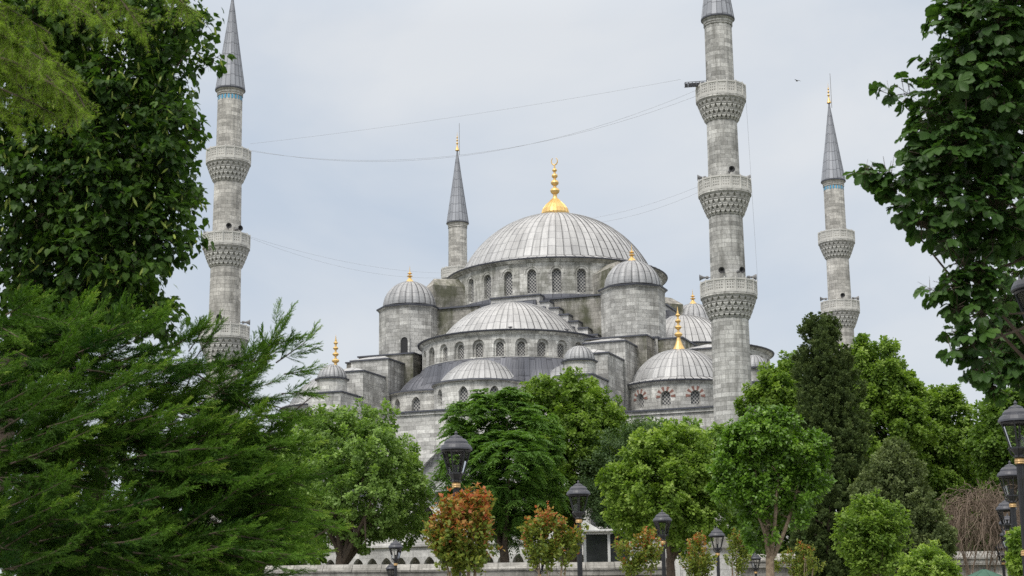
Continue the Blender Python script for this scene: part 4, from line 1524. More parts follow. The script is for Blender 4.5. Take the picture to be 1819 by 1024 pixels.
def tree(name, spec, D, label, cat, mat, nspray, per, slen, swid, leaf, tpl='diamond', trunk=None, trunk_r=0.3, bark='bark', group=None, gz=GZ, blobs=None, limbs=7, pin=None, back=True, inner=0.14, hi=1.06, **kw):
    bl = blobs if blobs is not None else blobs_px(spec, D)
    if back and blobs is None:      # the crown is as deep as it is wide
        bl2 = []
        cmean = np.mean([c for c, r in bl], 0)
        wid = max(c[0] + r[0] for c, r in bl) - min(c[0] - r[0] for c, r in bl)
        for i, (c, r) in enumerate(bl):
            if i % 2 == 0:
                bl2.append((c + np.array([0, 0.28 * wid, 0]) * (1 if i % 4 == 0 else 0.6) + np.array([0.03 * wid, 0, -0.15 * r[2]]), r * 0.95))
        bl = bl + bl2
    bl = [(c, r * 0.88) for c, r in bl]
    extra = []
    for c, r in bl:
        for q in range(2):
            d_ = unit(rng.normal(size=3) + np.array([0, -0.2, 0.35]))
            extra.append((c + d_ * r * rng.uniform(0.8, 1.05), r * rng.uniform(0.26, 0.44)))
    bl = bl + extra
    tu = trunk if trunk is not None else (np.mean([b[0] for b in spec]),)
    if trunk is None:
        c = np.average([c for c, r in bl], axis=0, weights=[r[0] for c, r in bl])
        base = np.array([c[0], c[1], gz])
    else:
        p = at(trunk[0], trunk[1], D + (trunk[2] if len(trunk) > 2 else 0.12 * 8))
        base = np.array([p[0], p[1], gz])
    t = thing(name, base, label, cat, group)
    P, Dr = sample_blobs(bl, nspray, inner=inner, hi=hi)
    if pin:
        a = pinnate_leaves(P, Dr, *pin)
        tpl = 'lance'
    else:
        a = spray_leaves(P, Dr, per, slen, swid, leaf, **kw)
    a = list(a)
    a[0] = a[0] - base
    link(leaf_mesh('crown', mat, *a, tpl), 'crown', t)
    m = MB()
    zs = [c[2] for c, r in bl]
    ctr = np.average([c for c, r in bl], axis=0, weights=[r[0] ** 2 for c, r in bl]) - base
    lowest = min(c[2] - r[2] for c, r in bl) - base[2]
    fork = np.array([ctr[0] * 0.35, ctr[1] * 0.35, max(lowest * 0.95, ctr[2] * 0.35)])
    limb(m, (0, 0, -0.15), fork, trunk_r, trunk_r * 0.72, 0.05, 8, 9)
    order = sorted(range(len(bl)), key=lambda i: -bl[i][1][0])[:limbs]
    for i in order:
        c, r = bl[i]
        e = c - base - np.array([0, 0, r[2] * 0.2])
        pts = limb(m, fork - np.array([0, 0, trunk_r]), e, trunk_r * 0.5, trunk_r * 0.10, 0.10, 8, 6)
        for q in range(3):
            d = unit(rng.normal(size=3) + UPV * 0.5)
            limb(m, pts[4 + q], np.array(pts[4 + q]) + d * r * 0.8, trunk_r * 0.2, trunk_r * 0.05, 0.1, 4, 5)
    m.build('trunk', bark, t)
    return t, bl, base


M['leaf_plane'] = leaf_mat('plane_leaf', (0.085, 0.160, 0.038), (0.29, 0.43, 0.115), (0.45, 0.57, 0.22), trans=0.42)
M['leaf_lime'] = leaf_mat('bright_leaf', (0.062, 0.135, 0.020), (0.245, 0.365, 0.060), (0.40, 0.51, 0.14), trans=0.42)
M['leaf_mid'] = leaf_mat('mid_leaf', (0.055, 0.115, 0.022), (0.165, 0.27, 0.045), (0.24, 0.34, 0.07), trans=0.4)
M['leaf_pin'] = leaf_mat('pinnate_leaf', (0.060, 0.140, 0.030), (0.175, 0.31, 0.062), (0.33, 0.44, 0.11), trans=0.42)
M['leaf_olive'] = leaf_mat('dull_leaf', (0.055, 0.105, 0.040), (0.14, 0.215, 0.085), trans=0.35)
M['leaf_glossy'] = leaf_mat('glossy_leaf', (0.045, 0.105, 0.015), (0.16, 0.30, 0.036), (0.28, 0.43, 0.07), rough=0.36, spec=0.5)
M['leaf_cypress'] = leaf_mat('cypress_scale', (0.042, 0.072, 0.020), (0.11, 0.155, 0.042), (0.16, 0.11, 0.05), trans=0.22, rough=0.7)
M['leaf_juniper'] = leaf_mat('conifer_scale', (0.070, 0.105, 0.036), (0.18, 0.225, 0.085), trans=0.25, rough=0.7)
M['leaf_myrtle'] = leaf_mat('myrtle_leaf', (0.080, 0.145, 0.022), (0.27, 0.33, 0.055), (0.50, 0.135, 0.065), tcol=(1.2, 1.0, 0.6))
M['leaf_linden'] = leaf_mat('linden_leaf', (0.019, 0.054, 0.012), (0.100, 0.190, 0.030), trans=0.45, rough=0.5, spec=0.25)
M['bract'] = leaf_mat('linden_bract', (0.24, 0.33, 0.06), (0.42, 0.50, 0.13), trans=0.4)
M['leaf_chestnut'] = leaf_mat('chestnut_leaf', (0.020, 0.056, 0.014), (0.075, 0.155, 0.032), (0.14, 0.22, 0.045), trans=0.34, rough=0.48, spec=0.3)
M['leaf_cedar'] = leaf_mat('cedar_needle', (0.10, 0.175, 0.022), (0.28, 0.41, 0.06), trans=0.38, rough=0.6)
M['leaf_feather'] = leaf_mat('feathery_scale', (0.022, 0.070, 0.012), (0.130, 0.255, 0.030), (0.34, 0.45, 0.075), trans=0.30, rough=0.6, spec=0.2)

# --- park trees in front of the mosque
TG = 0.0
tree('plane_tree', [(600, 790, 62, 0), (555, 800, 55, 1), (655, 800, 62, -1), (640, 755, 40, 1), (690, 830, 60, 0), (712, 870, 48, 0), (660, 880, 68, -2), (590, 870, 72, -1), (540, 870, 60, 1), (600, 760, 36, 2), (560, 762, 32, 2), (680, 745, 26, 1), (700, 920, 45, 0), (640, 935, 48, 0), (565, 940, 42, 0), (530, 780, 40, 2), (735, 885, 26, 0)], 98,
     'stocky pale green plane tree with a thick leaning trunk, left of the main lamp', 'tree', 'leaf_plane', 900, 58, 0.75, 0.42, 0.185, 'maple', trunk=(598, 990, 0), trunk_r=0.52, gz=TG, group='trees before the mosque')
tree('walnut_tree', [(850, 760, 58, 0), (900, 740, 52, 1), (945, 770, 48, 0), (840, 820, 58, -1), (905, 820, 70, -2), (955, 840, 45, 0), (815, 740, 30, 0), (850, 880, 55, -1), (920, 890, 52, -1), (800, 850, 34, 0), (870, 715, 30, 1), (970, 890, 32, 0), (895, 935, 30, 0), (960, 800, 32, 0)], 96,
     'dark green tree with drooping feathered leaves behind the main lamp', 'tree', 'leaf_pin', 820, 0, 0, 0, 0, hi=1.12, pin=(8, 6, 0.66, 0.31), trunk=(895, 990, 0), trunk_r=0.36, gz=TG, group='trees before the mosque')
tree('plane_tree', [(1000, 705, 48, 0), (955, 720, 40, 1), (1050, 735, 52, 0), (1020, 780, 64, -1), (965, 775, 42, 1), (1070, 790, 42, 0), (1030, 690, 30, 0), (935, 705, 26, 1), (1000, 850, 60, 0), (1050, 850, 50, 1), (1085, 750, 24, 0), (985, 900, 45, 1)], 104,
     'tall rounded bright green tree behind the dark feathered tree, below the front exedra', 'tree', 'leaf_lime', 800, 58, 0.8, 0.45, 0.20, 'maple', trunk_r=0.34, gz=TG, group='trees before the mosque')
tree('olive_tree', [(1100, 800, 50, 0), (1150, 790, 46, 1), (1070, 840, 46, 0), (1120, 850, 56, 0), (1180, 790, 30, 1), (1060, 890, 36, 0), (1100, 900, 50, 0)], 101,
     'dull grey-green tree squeezed between two bright trees in mid picture', 'tree', 'leaf_olive', 620, 46, 0.7, 0.4, 0.16, trunk_r=0.26, gz=TG, group='trees before the mosque', young=0.3)
tree('maple_tree', [(1150, 830, 52, 0), (1205, 810, 50, 0), (1110, 865, 42, 0), (1170, 880, 62, -1), (1240, 850, 54, 0), (1140, 920, 46, 0), (1210, 925, 56, 0), (1255, 905, 44, 0), (1110, 900, 36, 0), (1145, 795, 26, 0), (1190, 785, 28, 1), (1270, 870, 36, 0), (1230, 790, 30, 0)], 84,
     'broad light green maple at mid right, behind the third lamp', 'tree', 'leaf_lime', 900, 60, 0.7, 0.40, 0.165, 'maple', trunk_r=0.3, gz=GZ, group='trees before the mosque', young=0.62)
tree('plane_tree', [(1165, 775, 28, 0), (1215, 785, 32, 0), (1255, 800, 34, 0), (1190, 810, 40, 0), (1285, 790, 30, 0), (1225, 760, 14, 0), (1130, 790, 30, 0)], 108,
     'pale tree top just below the red arched corner dome windows', 'tree', 'leaf_plane', 420, 40, 0.75, 0.42, 0.22, 'maple', trunk_r=0.26, gz=TG, group='trees before the mosque')
tree('plane_tree', [(1395, 700, 50, 0), (1375, 670, 26, 0), (1410, 655, 28, 0), (1345, 730, 36, 0), (1400, 760, 60, 0), (1350, 700, 22, 0), (1440, 730, 46, 1), (1360, 780, 46, 0)], 108,
     'bright plane tree between the nearest minaret and the dark cypress', 'tree', 'leaf_lime', 650, 58, 0.8, 0.45, 0.20, 'maple', trunk_r=0.34, gz=TG, group='trees before the mosque')
tree('plane_tree', [(1560, 660, 50, 0), (1520, 640, 34, 0), (1590, 700, 52, 0), (1540, 720, 54, 0), (1535, 615, 16, 0), (1600, 745, 46, -1), (1560, 770, 60, 0), (1620, 710, 30, 0), (1505, 690, 34, 1), (1625, 770, 40, 0), (1530, 820, 55, 0)], 102,
     'big bright plane tree rising right behind the dark cypress', 'tree', 'leaf_lime', 900, 58, 0.8, 0.45, 0.20, 'maple', trunk_r=0.42, gz=TG, group='trees before the mosque')
tree('plane_tree', [(1665, 720, 34, 0), (1695, 740, 36, 0), (1650, 760, 44, 0), (1690, 790, 52, 0), (1640, 815, 50, 0), (1720, 770, 28, 0), (1700, 840, 46, 1), (1665, 870, 46, 0), (1735, 820, 34, 2), (1720, 880, 36, 1), (1760, 860, 40, 4)], 108,
     'second bright plane tree from the right, low boughs over the vine tangle', 'tree', 'leaf_lime', 850, 58, 0.8, 0.45, 0.20, 'maple', trunk_r=0.4, gz=TG, group='trees before the mosque', base_t=0.06)
tree('plane_tree', [(1790, 760, 50, 0), (1760, 790, 40, 0), (1800, 810, 50, 0), (1840, 740, 60, 0), (1770, 730, 24, 0), (1860, 820, 60, 0), (1795, 715, 26, 0), (1745, 770, 22, 0)], 92,
     'plane tree at the right edge directly behind the lamp with the sign', 'tree', 'leaf_mid', 650, 42, 0.7, 0.4, 0.20, 'maple', trunk_r=0.36, gz=GZ, group='trees before the mosque')

for (spec, D_, lab, mt) in [
    ([(1340, 880, 70, 0), (1430, 870, 80, 2), (1510, 890, 80, 0), (1400, 960, 70, 0), (1500, 970, 70, 0), (1310, 960, 50, 0)], 122, 'shaded tree filling the gap behind the forked tree and the cypress', 'leaf_mid'),
    ([(1600, 880, 80, 0), (1690, 880, 80, 2), (1650, 960, 80, 0), (1740, 950, 70, 0), (1580, 970, 60, 0)], 126, 'shaded tree behind the cone shaped juniper and the vine tangle', 'leaf_mid'),
    ([(1800, 880, 90, 0), (1880, 850, 90, 0), (1830, 960, 90, 0), (1770, 940, 50, 0)], 118, 'shaded tree behind the lamp row at the far right', 'leaf_mid'),
    ([(470, 860, 80, 0), (400, 830, 90, 2), (450, 950, 80, 0), (360, 940, 90, 0), (520, 960, 50, 0)], 120, 'shaded tree glimpsed behind the feathery juniper, left of the stocky plane tree', 'leaf_mid'),
    ([(250, 860, 100, 0), (130, 840, 100, 2), (30, 870, 110, 0), (200, 960, 100, 0), (60, 970, 100, 0)], 118, 'tree far left, seen only through gaps in the feathery juniper', 'leaf_mid')]:
    tree('plane_tree', spec, D_, lab, 'tree', mt, 620, 34, 1.0, 0.6, 0.34, 'maple', trunk_r=0.4, gz=TG, group='trees before the mosque', base_t=0.0, young=0.3)

# forked glossy tree, nearer
tree('ash_tree', [(1330, 790, 44, 0), (1385, 780, 46, 0), (1425, 815, 42, 0), (1300, 830, 36, 0), (1360, 830, 50, 0.4), (1335, 880, 42, 0), (1415, 870, 40, 0), (1375, 755, 28, 0), (1445, 850, 26, 0), (1290, 870, 24, 0), (1370, 900, 36, 0.5), (1350, 950, 30, 0), (1340, 755, 22, 0), (1410, 910, 24, 0), (1452, 790, 16, 0), (1365, 735, 14, 0), (1300, 785, 18, 0)], 48,
     'glossy dark green tree with forked pale limbs right of the stone gatehouse', 'tree', 'leaf_glossy', 620, 52, 0.42, 0.22, 0.13, 'diamond', trunk=(1363, 1010, 0), trunk_r=0.17, bark='bark_pale', young=0.55, inner=0.05)

# cypress
cyp = []
for i, (v, c, hw) in enumerate([(578, 1460, 20), (600, 1458, 28), (630, 1462, 36), (665, 1466, 42), (700, 1468, 48), (740, 1472, 55), (780, 1474, 60), (825, 1474, 64), (870, 1474, 66), (915, 1474, 66), (960, 1472, 62), (1000, 1470, 56), (1030, 1470, 50)]):
    for s in (-0.5, 0.5, 0.0):
        cyp.append((c + s * hw * 1.0, v + 9 * s + (12 if s == 0 else 0), hw * 0.62, rng.uniform(-0.6, 0.6) - (0.7 if s == 0 else 0), 1.35))
cyp += [(1434, 592, 16, 0, 1.3), (1480, 592, 17, 0, 1.3), (1445, 578, 18, 0, 1.1), (1467, 576, 18, 0, 1.1), (1520, 690, 20, 0.4, 1.6), (1425, 640, 16, 0, 1.8), (1530, 760, 22, 0.5, 1.6), (1503, 640, 14, 0.3, 1.8)]
tree('cypress', cyp, 74, 'tall dark column of a cypress at right, in front of the far minaret', 'tree', 'leaf_cypress', 5200, 36, 0.30, 0.11, 0.105, 'diamond', trunk=(1468, 1000, 0.9), trunk_r=0.3, up=1.1, droop=-0.5, young=0.5, base_t=0.0, up_n=0.2, inner=0.30)
tree('juniper_tree', [(1585, 815, 22, 0, 1.3), (1570, 860, 40, 0, 1.2), (1610, 850, 34, 0, 1.2), (1560, 910, 46, 0), (1620, 910, 50, 0), (1650, 940, 44, 0), (1590, 960, 56, 0), (1650, 985, 46, 0), (1540, 950, 40, 0), (1600, 800, 12, 0, 1.6), (1672, 965, 26, 0), (1540, 880, 26, 0)], 66,
     'cone shaped grey-green juniper right of the dark cypress', 'tree', 'leaf_juniper', 1700, 44, 0.5, 0.17, 0.115, 'diamond', trunk_r=0.16, up=0.8, droop=-0.3, young=0.5, base_t=0.05, up_n=0.4)

# shrubs
tree('laurel_bush', [(1545, 915, 30, 0), (1520, 920, 26, 0), (1580, 925, 28, 0), (1550, 950, 40, 0), (1515, 955, 26, 0), (1590, 960, 24, 0), (1560, 985, 34, 0), (1530, 990, 26, 0), (1540, 1010, 22, 0)], 44,
     'bright green rounded bush in front of the cone shaped juniper', 'bush', 'leaf_lime', 400, 34, 0.36, 0.17, 0.105, 'diamond', trunk_r=0.06, bark='bark_pale', inner=0.06, hi=1.28, up=0.8)
tree('box_bush', [(1650, 1000, 28, 0), (1625, 1010, 24, 0), (1675, 1012, 22, 0), (1650, 1030, 40, 0), (1620, 1035, 24, 0), (1685, 1040, 24, 0)], 42,
     'low round yellow-green bush at the bottom, left of the green umbrella', 'bush', 'leaf_lime', 420, 36, 0.28, 0.13, 0.08, 'diamond', trunk_r=0.05, bark='bark_pale', inner=0.1, hi=1.22, up=0.9, young=0.7)
tree('laurel_bush', [(1815, 965, 18, 0), (1835, 990, 26, 0), (1812, 1000, 14, 0)], 36, 'leafy bush half hidden behind the lamp posts at the right edge', 'bush', 'leaf_lime', 180, 36, 0.3, 0.18, 0.10, 'diamond', trunk_r=0.05, inner=0.1)


def myrtle(spec, D, label, stems, n, red, lo=0.13):
    bl = [(c - np.array([0, 0, 0.10]), r * 0.66) for c, r in blobs_px(spec, D)]
    bl = bl + [(c + np.array([0, 0.35 * r[0] + 0.2, 0]), r * 0.9) for c, r in bl[::2]]
    c = np.average([c for c, r in bl], axis=0, weights=[r[0] for c, r in bl])
    base = np.array([at(stems, 1000, D)[0], D, GZ])
    t = thing('crape_myrtle', base, label, 'bush', 'red-tipped bushes')
    P, Dr = sample_blobs(bl, int(n * 0.40), lo=0.4, hi=1.3, inner=0.10, reject=0.45)
    a = list(spray_leaves(P, Dr, 24, 0.52, 0.05, lo * 0.76, up=1.7, droop=0.0, young=0.0, base_t=0.1))
    # new shoots at the top of the bush are red, the rest is green
    zmin, zmax = P[:, 2].min(), P[:, 2].max()
    zz = (a[0][:, 2] - zmin) / (zmax - zmin) - 0.12
    out = np.repeat(rng.random(len(P)), 24)
    a[4] = np.where((zz * 0.9 + out * 0.55 + rng.normal(size=len(zz)) * 0.22) > red, rng.uniform(0.78, 1.0, len(zz)), rng.uniform(0.05, 0.78, len(zz)))
    a[0] = a[0] - base
    link(leaf_mesh('crown', 'leaf_myrtle', *a, 'diamond'), 'crown', t)
    m = MB()
    for k in range(6):
        cc, r = bl[int(rng.integers(len(spec)))]
        s0 = np.array([rng.uniform(-0.16, 0.16), rng.uniform(-0.1, 0.1), 0])
        pts = limb(m, s0, cc - base, 0.045, 0.015, 0.10, 9, 6)
        for q in (5, 6, 7):
            limb(m, pts[q], np.array(pts[q]) + unit(rng.normal(size=3) + UPV) * r[0] * 1.2, 0.014, 0.005, 0.1, 4, 4)
    m.build('stems', 'bark_pale', t)


myrtle([(815, 905, 30, 0), (785, 930, 26, 0), (845, 915, 24, 0), (820, 950, 42, 0), (855, 945, 24, 0), (790, 965, 28, 0), (845, 980, 28, 0), (853, 890, 12, 0), (770, 945, 14, 0), (800, 900, 16, 0), (815, 985, 30, 0), (835, 895, 12, 0), (862, 905, 10, 0)], 29, 'tallest orange-red topped bush below the main lamp', 825, 620, 0.78)
myrtle([(960, 940, 26, 0), (990, 935, 22, 0), (935, 945, 16, 0), (970, 970, 34, 0), (1010, 955, 22, 0), (1000, 980, 26, 0), (950, 985, 22, 0), (1030, 950, 14, 0), (968, 918, 12, 0)], 40, 'spreading loose red-tipped bush beside the second lamp', 985, 470, 1.0)
myrtle([(1150, 955, 16, 0), (1115, 970, 20, 0), (1160, 975, 18, 0), (1135, 985, 26, 0), (1100, 975, 12, 0), (1155, 1000, 18, 0), (1120, 1005, 18, 0)], 50, 'small ragged red-tipped bush left of the third lamp', 1135, 320, 0.98)
myrtle([(1240, 975, 18, 0), (1225, 1000, 18, 0), (1255, 995, 18, 0), (1240, 1010, 26, 0), (1243, 960, 10, 0)], 56, 'round bush with a red crest in front of the stone gatehouse', 1240, 290, 1.02)
myrtle([(1310, 960, 18, 0), (1300, 985, 16, 0), (1325, 980, 16, 0), (1312, 1005, 18, 0)], 60, 'slim yellowish bush between the gatehouse and the forked tree', 1313, 190, 1.4)
myrtle([(1400, 985, 16, 0), (1430, 980, 18, 0), (1445, 1000, 18, 0), (1385, 1000, 16, 0), (1420, 1010, 24, 0)], 62, 'low greenish bush between the forked tree and the cypress', 1420, 250, 1.22)

# bare vine tangle
base = np.array([*at(1742, 990, 76)[:2], GZ])
t = thing('bare_vine', base, 'tangled mound of bare brown vines above the wall at right', 'vine')
m = MB()
ctr = at(1745, 925, 76) - base
for k in range(900):
    d = unit(rng.normal(size=3) + np.array([0, 0, 0.35]))
    p0 = ctr + d * np.array([1.75, 1.3, 1.55]) * rng.uniform(0.45, 1.0)
    dr = unit(d * np.array([1, 1, 0.6]) * 0.55 + rng.normal(size=3) * 0.6 + UPV * 0.25)
    ln = rng.uniform(0.6, 1.7) * (1.5 if rng.random() < 0.1 else 1.0)
    cv = rng.normal(size=3) * 0.3
    pts = [p0 + dr * ln * s + cv * ln * s * (1 - s) - UPV * (ln * rng.uniform(0.5, 0.9) * s * s) + rng.normal(size=3) * 0.035 for s in np.linspace(0, 1, 8)]
    m.tube(pts, [rng.uniform(0.008, 0.02) * (1 - 0.5 * s) for s in np.linspace(0, 1, 8)], 3, cap=False)
for k in range(8):
    limb(m, (rng.uniform(-.5, .5), 0, 0), ctr + rng.normal(size=3) * 0.7, 0.06, 0.02, 0.2)
m.build('twigs', 'twig', t)

# ------------------------------------------------------------------ near foliage: linden, cedar, juniper at left, chestnut at right
lin = [(60, 40, 110, 0), (170, 40, 110, 0.3), (270, 30, 75, 0), (330, 40, 42, 0), (370, 40, 22, 0), (60, 190, 130, 0.3), (190, 190, 110, 0), (264, 150, 70, 0.2), (309, 215, 44, 0), (346, 225, 22, 0), (291, 120, 34, 0), (60, 340, 130, 0.2), (180, 330, 110, 0), (264, 290, 70, 0), (314, 300, 34, 0.2), (282, 370, 50, 0), (327, 380, 28, 0), (60, 480, 120, 0.3), (170, 460, 100, 0), (246, 440, 70, 0), (291, 440, 36, 0), (228, 530, 60, 0), (273, 560, 40, 0), (300, 590, 24, 0), (120, 570, 80, 0.3), (332, 345, 16, 0), (305, 180, 24, 0)]
LD = 15.0
bl = [(c, r * 0.88) for c, r in blobs_px(lin, LD)]
bl_far = [(c + np.array([-0.2, 1.3, 0.1]), r) for c, r in bl[:20:2]] + [(at(-60, -80, LD + .6), np.full(3, 0.9)), (at(150, -120, LD + .6), np.full(3, .8)), (at(-150, 250, LD + .6), np.full(3, 0.9))]
base = np.array([at(-120, 800, LD + 1.0)[0], LD + 1.0, GZ])
t = thing('linden_tree', base, 'dark broad leaved linden with pale hanging bracts filling the upper left corner', 'tree')
P, Dr = sample_blobs(bl + bl_far, 4500, lo=0.6, inner=0.16, reject=0.5, hi=1.1)
a = list(spray_leaves(P, Dr, 9, 0.28, 0.085, 0.068, up=-0.25, droop=0.6, young=0.35, base_t=0.0, up_n=0.9))
a[0] = a[0] - base
link(leaf_mesh('crown', 'leaf_linden', *a, 'heart'), 'crown', t)
k = rng.permutation(np.where((Dr[:, 1] < 0.35))[0])[:1900]
nb = len(k)
a = [P[k] + Dr[k] * 0.05 + rng.normal(size=(nb, 3)) * 0.06 - base, unit(np.stack([rng.normal(size=nb) * 0.5, rng.normal(size=nb) * 0.5, -np.ones(nb)], 1)), rng.normal(size=(nb, 3)), rng.uniform(0.07, 0.115, nb), rng.random(nb)]
link(leaf_mesh('bracts', 'bract', *a, 'bract'), 'bracts', t)
m = MB()
top = np.array([at(120, 200, LD + 1.0)[0], LD + 1.1, at(120, 200, LD + 1)[2]]) - base
n = len(P)
bk = unit(-Dr + 0.5 * unit(top[None] + base - P) - UPV * 0.2 + rng.normal(size=(n, 3)) * 0.25)
link(leaf_mesh('twigs', 'bark', P - base, bk, rng.normal(size=(n, 3)), rng.uniform(0.12, 0.3, n), np.zeros(n), 'twig'), 'twigs', t)
limb(m, (0, 0, -0.1), top, 0.22, 0.12, 0.05)
for (u, v) in ((300, 60), (330, 215), (290, 370), (270, 540), (60, 300), (180, 100), (60, 500), (350, 60)):
    limb(m, top * rng.uniform(0.55, 1.0), at(u, v, LD + .3) - base, 0.05, 0.006, 0.08, 8)
m.build('trunk', 'bark', t)

# chestnut at right: palmate leaves of five to seven leaflets
chn = [(1770, 40, 120, 0), (1690, 30, 48, 0), (1740, 150, 110, 0), (1670, 120, 40, 0), (1650, 195, 42, 0), (1605, 160, 26, 0), (1575, 160, 18, 0), (1700, 260, 80, 0), (1640, 270, 46, 0), (1790, 280, 110, .2), (1620, 330, 44, 0), (1575, 320, 30, 0), (1540, 305, 22, 0), (1555, 325, 16, 0), (1690, 350, 70, 0), (1640, 400, 44, 0), (1600, 370, 24, 0), (1760, 380, 80, 0), (1680, 430, 34, 0), (1800, 500, 60, 5), (1740, 500, 34, 0), (1690, 510, 32, 0), (1650, 515, 17, 0), (1740, 560, 46, 0), (1700, 550, 20, 0), (1790, 590, 60, 5), (1725, 610, 32, 0), (1690, 625, 14, 0), (1770, 650, 40, 5), (1815, 655, 44, 5), (1765, 690, 20, 5), (1735, 475, 42, 0), (1748, 620, 34, 0), (1735, 660, 26, 0), (1755, 430, 50, 0.2), (1700, 480, 26, 0), (1690, 590, 18, 0), (1760, 540, 24, 0), (1830, 420, 60, 1), (1790, 540, 60, 5.5), (1800, 620, 60, 5.5)]
CD = 13.5
bl = blobs_px(chn, CD)
bl_far = [(c + np.array([0.3, 1.2, 0.1]), r) for c, r in bl[:18:2] if r[0] > 0.2] + [(at(1900, 60, CD + .4), np.full(3, 0.8)), (at(1930, 350, CD + .5), np.full(3, 0.8)), (at(1800, -80, CD + .4), np.full(3, 0.7))]
base = np.array([at(1990, 800, CD + 1.0)[0], CD + 1.0, GZ])
t = thing('chestnut_tree', base, 'dark chestnut tree with broad fingered leaves reaching in from the right edge', 'tree')
P, Dr = sample_blobs(bl + bl_far, 4200, lo=0.45, inner=0.2, reject=0.40)
n = len(P)
out = []
nrm = unit(UPV * 0.8 + Dr * 0.45 + rng.normal(size=(n, 3)) * 0.35)
fwd = unit(Dr + rng.normal(size=(n, 3)) * 0.5 - UPV * 0.25)
fwd = unit(fwd - nrm * np.sum(fwd * nrm, 1, keepdims=True))
sid = np.cross(nrm, fwd)
sz = rng.uniform(0.08, 0.155, n)
tt = rng.random(n)
for a_, k_ in ((0, 1.0), (38, 0.92), (-38, 0.92), (78, 0.6), (-78, 0.6)):
    dd = fwd * math.cos(R(a_)) + sid * math.sin(R(a_)) - nrm * 0.16 + rng.normal(size=(n, 3)) * 0.07
    out.append((P - base, dd, nrm + rng.normal(size=(n, 3)) * 0.16, sz * k_ * rng.uniform(0.85, 1.1, n), tt * 0.6 + rng.random(n) * 0.25))
a = [np.concatenate([o[k] for o in out]) for k in range(5)]
link(leaf_mesh('crown', 'leaf_chestnut', *a, 'obovate'), 'crown', t)
m = MB()
top = np.array([at(1860, 150, CD + 1)[0], CD + 1.0, at(1860, 150, CD + 1)[2]]) - base
n = len(P)
bk = unit(-Dr + 0.5 * unit(top[None] + base - P) - UPV * 0.2 + rng.normal(size=(n, 3)) * 0.25)
link(leaf_mesh('twigs', 'bark', P - base, bk, rng.normal(size=(n, 3)), rng.uniform(0.12, 0.3, n), np.zeros(n), 'twig'), 'twigs', t)
limb(m, (0, 0, -0.1), top, 0.24, 0.12, 0.05)
for (u, v) in ((1545, 310), (1580, 165), (1655, 520), (1700, 620), (1640, 400), (1700, 60), (1740, 560), (1700, 260), (1690, 440)):
    limb(m, top * rng.uniform(0.5, 1.0), at(u, v, CD + .1) - base, 0.022, 0.004, 0.08, 8)
m.build('trunk', 'bark', t)

# cedar bough hanging into the upper left corner
DD = 8.0
base = np.array([at(-700, 800, DD)[0], DD + 0.4, GZ])
t = thing('cedar_tree', base, 'yellowish green cedar bough hanging into the top left corner', 'tree')
m = MB()
limb(m, (0, 0, -0.1), (0.1, 0, 7.5), 0.25, 0.15, 0.02)
NP_, ND_, NT_ = [], [], []
for (u0, v0, u1, v1, sg) in [(-200, -60, 90, 60, 0), (-150, 20, 130, 150, 0), (-120, 60, 60, 180, .2), (-200, 100, 100, 205, .1), (-100, -80, 160, 30, -.1), (-100, 130, 40, 225, 0), (40, 40, 150, 190, 0.1), (-60, 90, 120, 170, -.15), (150, -60, 250, 50, .3), (60, -90, 200, 60, .2), (-80, -40, 40, 110, 0.1), (-40, -80, 110, 0, -.2), (200, -80, 330, 10, .4), (-100, 0, 20, 60, -.3), (-60, 30, 80, 110, -.3), (20, 90, 140, 200, -.1)]:
    a_, b_ = at(u0, v0, DD + sg + 0.1), at(u1, v1, DD + sg - 0.05)
    pts = limb(m, a_ - base, b_ - base, 0.010, 0.003, 0.06, 9, 5, sag=0.05)
    main = np.array(pts)
    for i in range(70):
        s = rng.uniform(0.05, 1.0)
        f_ = s * (len(pts) - 1)
        j = min(int(f_), len(pts) - 2)
        q = main[j] + (main[j + 1] - main[j]) * (f_ - j)
        d = unit(unit(b_ - a_) * 0.6 + rng.normal(size=3) * 0.55 - UPV * 0.75)
        ln = rng.uniform(0.05, 0.16)
        m.tube([q, q + d * ln], 0.0022, 3, cap=False)
        for w_ in np.linspace(0.1, 1.0, 7):
            c_ = q + d * ln * w_
            nn = 16
            rd = unit(np.cross(d, rng.normal(size=(nn, 3))))
            NP_.append(np.repeat(c_[None], nn, 0) + rd * 0.001)
            ND_.append(unit(rd * 0.8 + d * 0.75 + rng.normal(size=(nn, 3)) * 0.15))
            NT_.append(np.clip(0.2 + 0.45 * w_ + rng.random(nn) * 0.3, 0, 1))
m.build('trunk', 'bark', t)
P, D_, T_ = np.concatenate(NP_), np.concatenate(ND_), np.concatenate(NT_)
n = len(P)
link(leaf_mesh('needles', 'leaf_cedar', P, D_, rng.normal(size=(n, 3)), rng.uniform(0.020, 0.032, n), T_, 'needle'), 'needles', t)

# feathery juniper filling the lower left
JD = 11.5


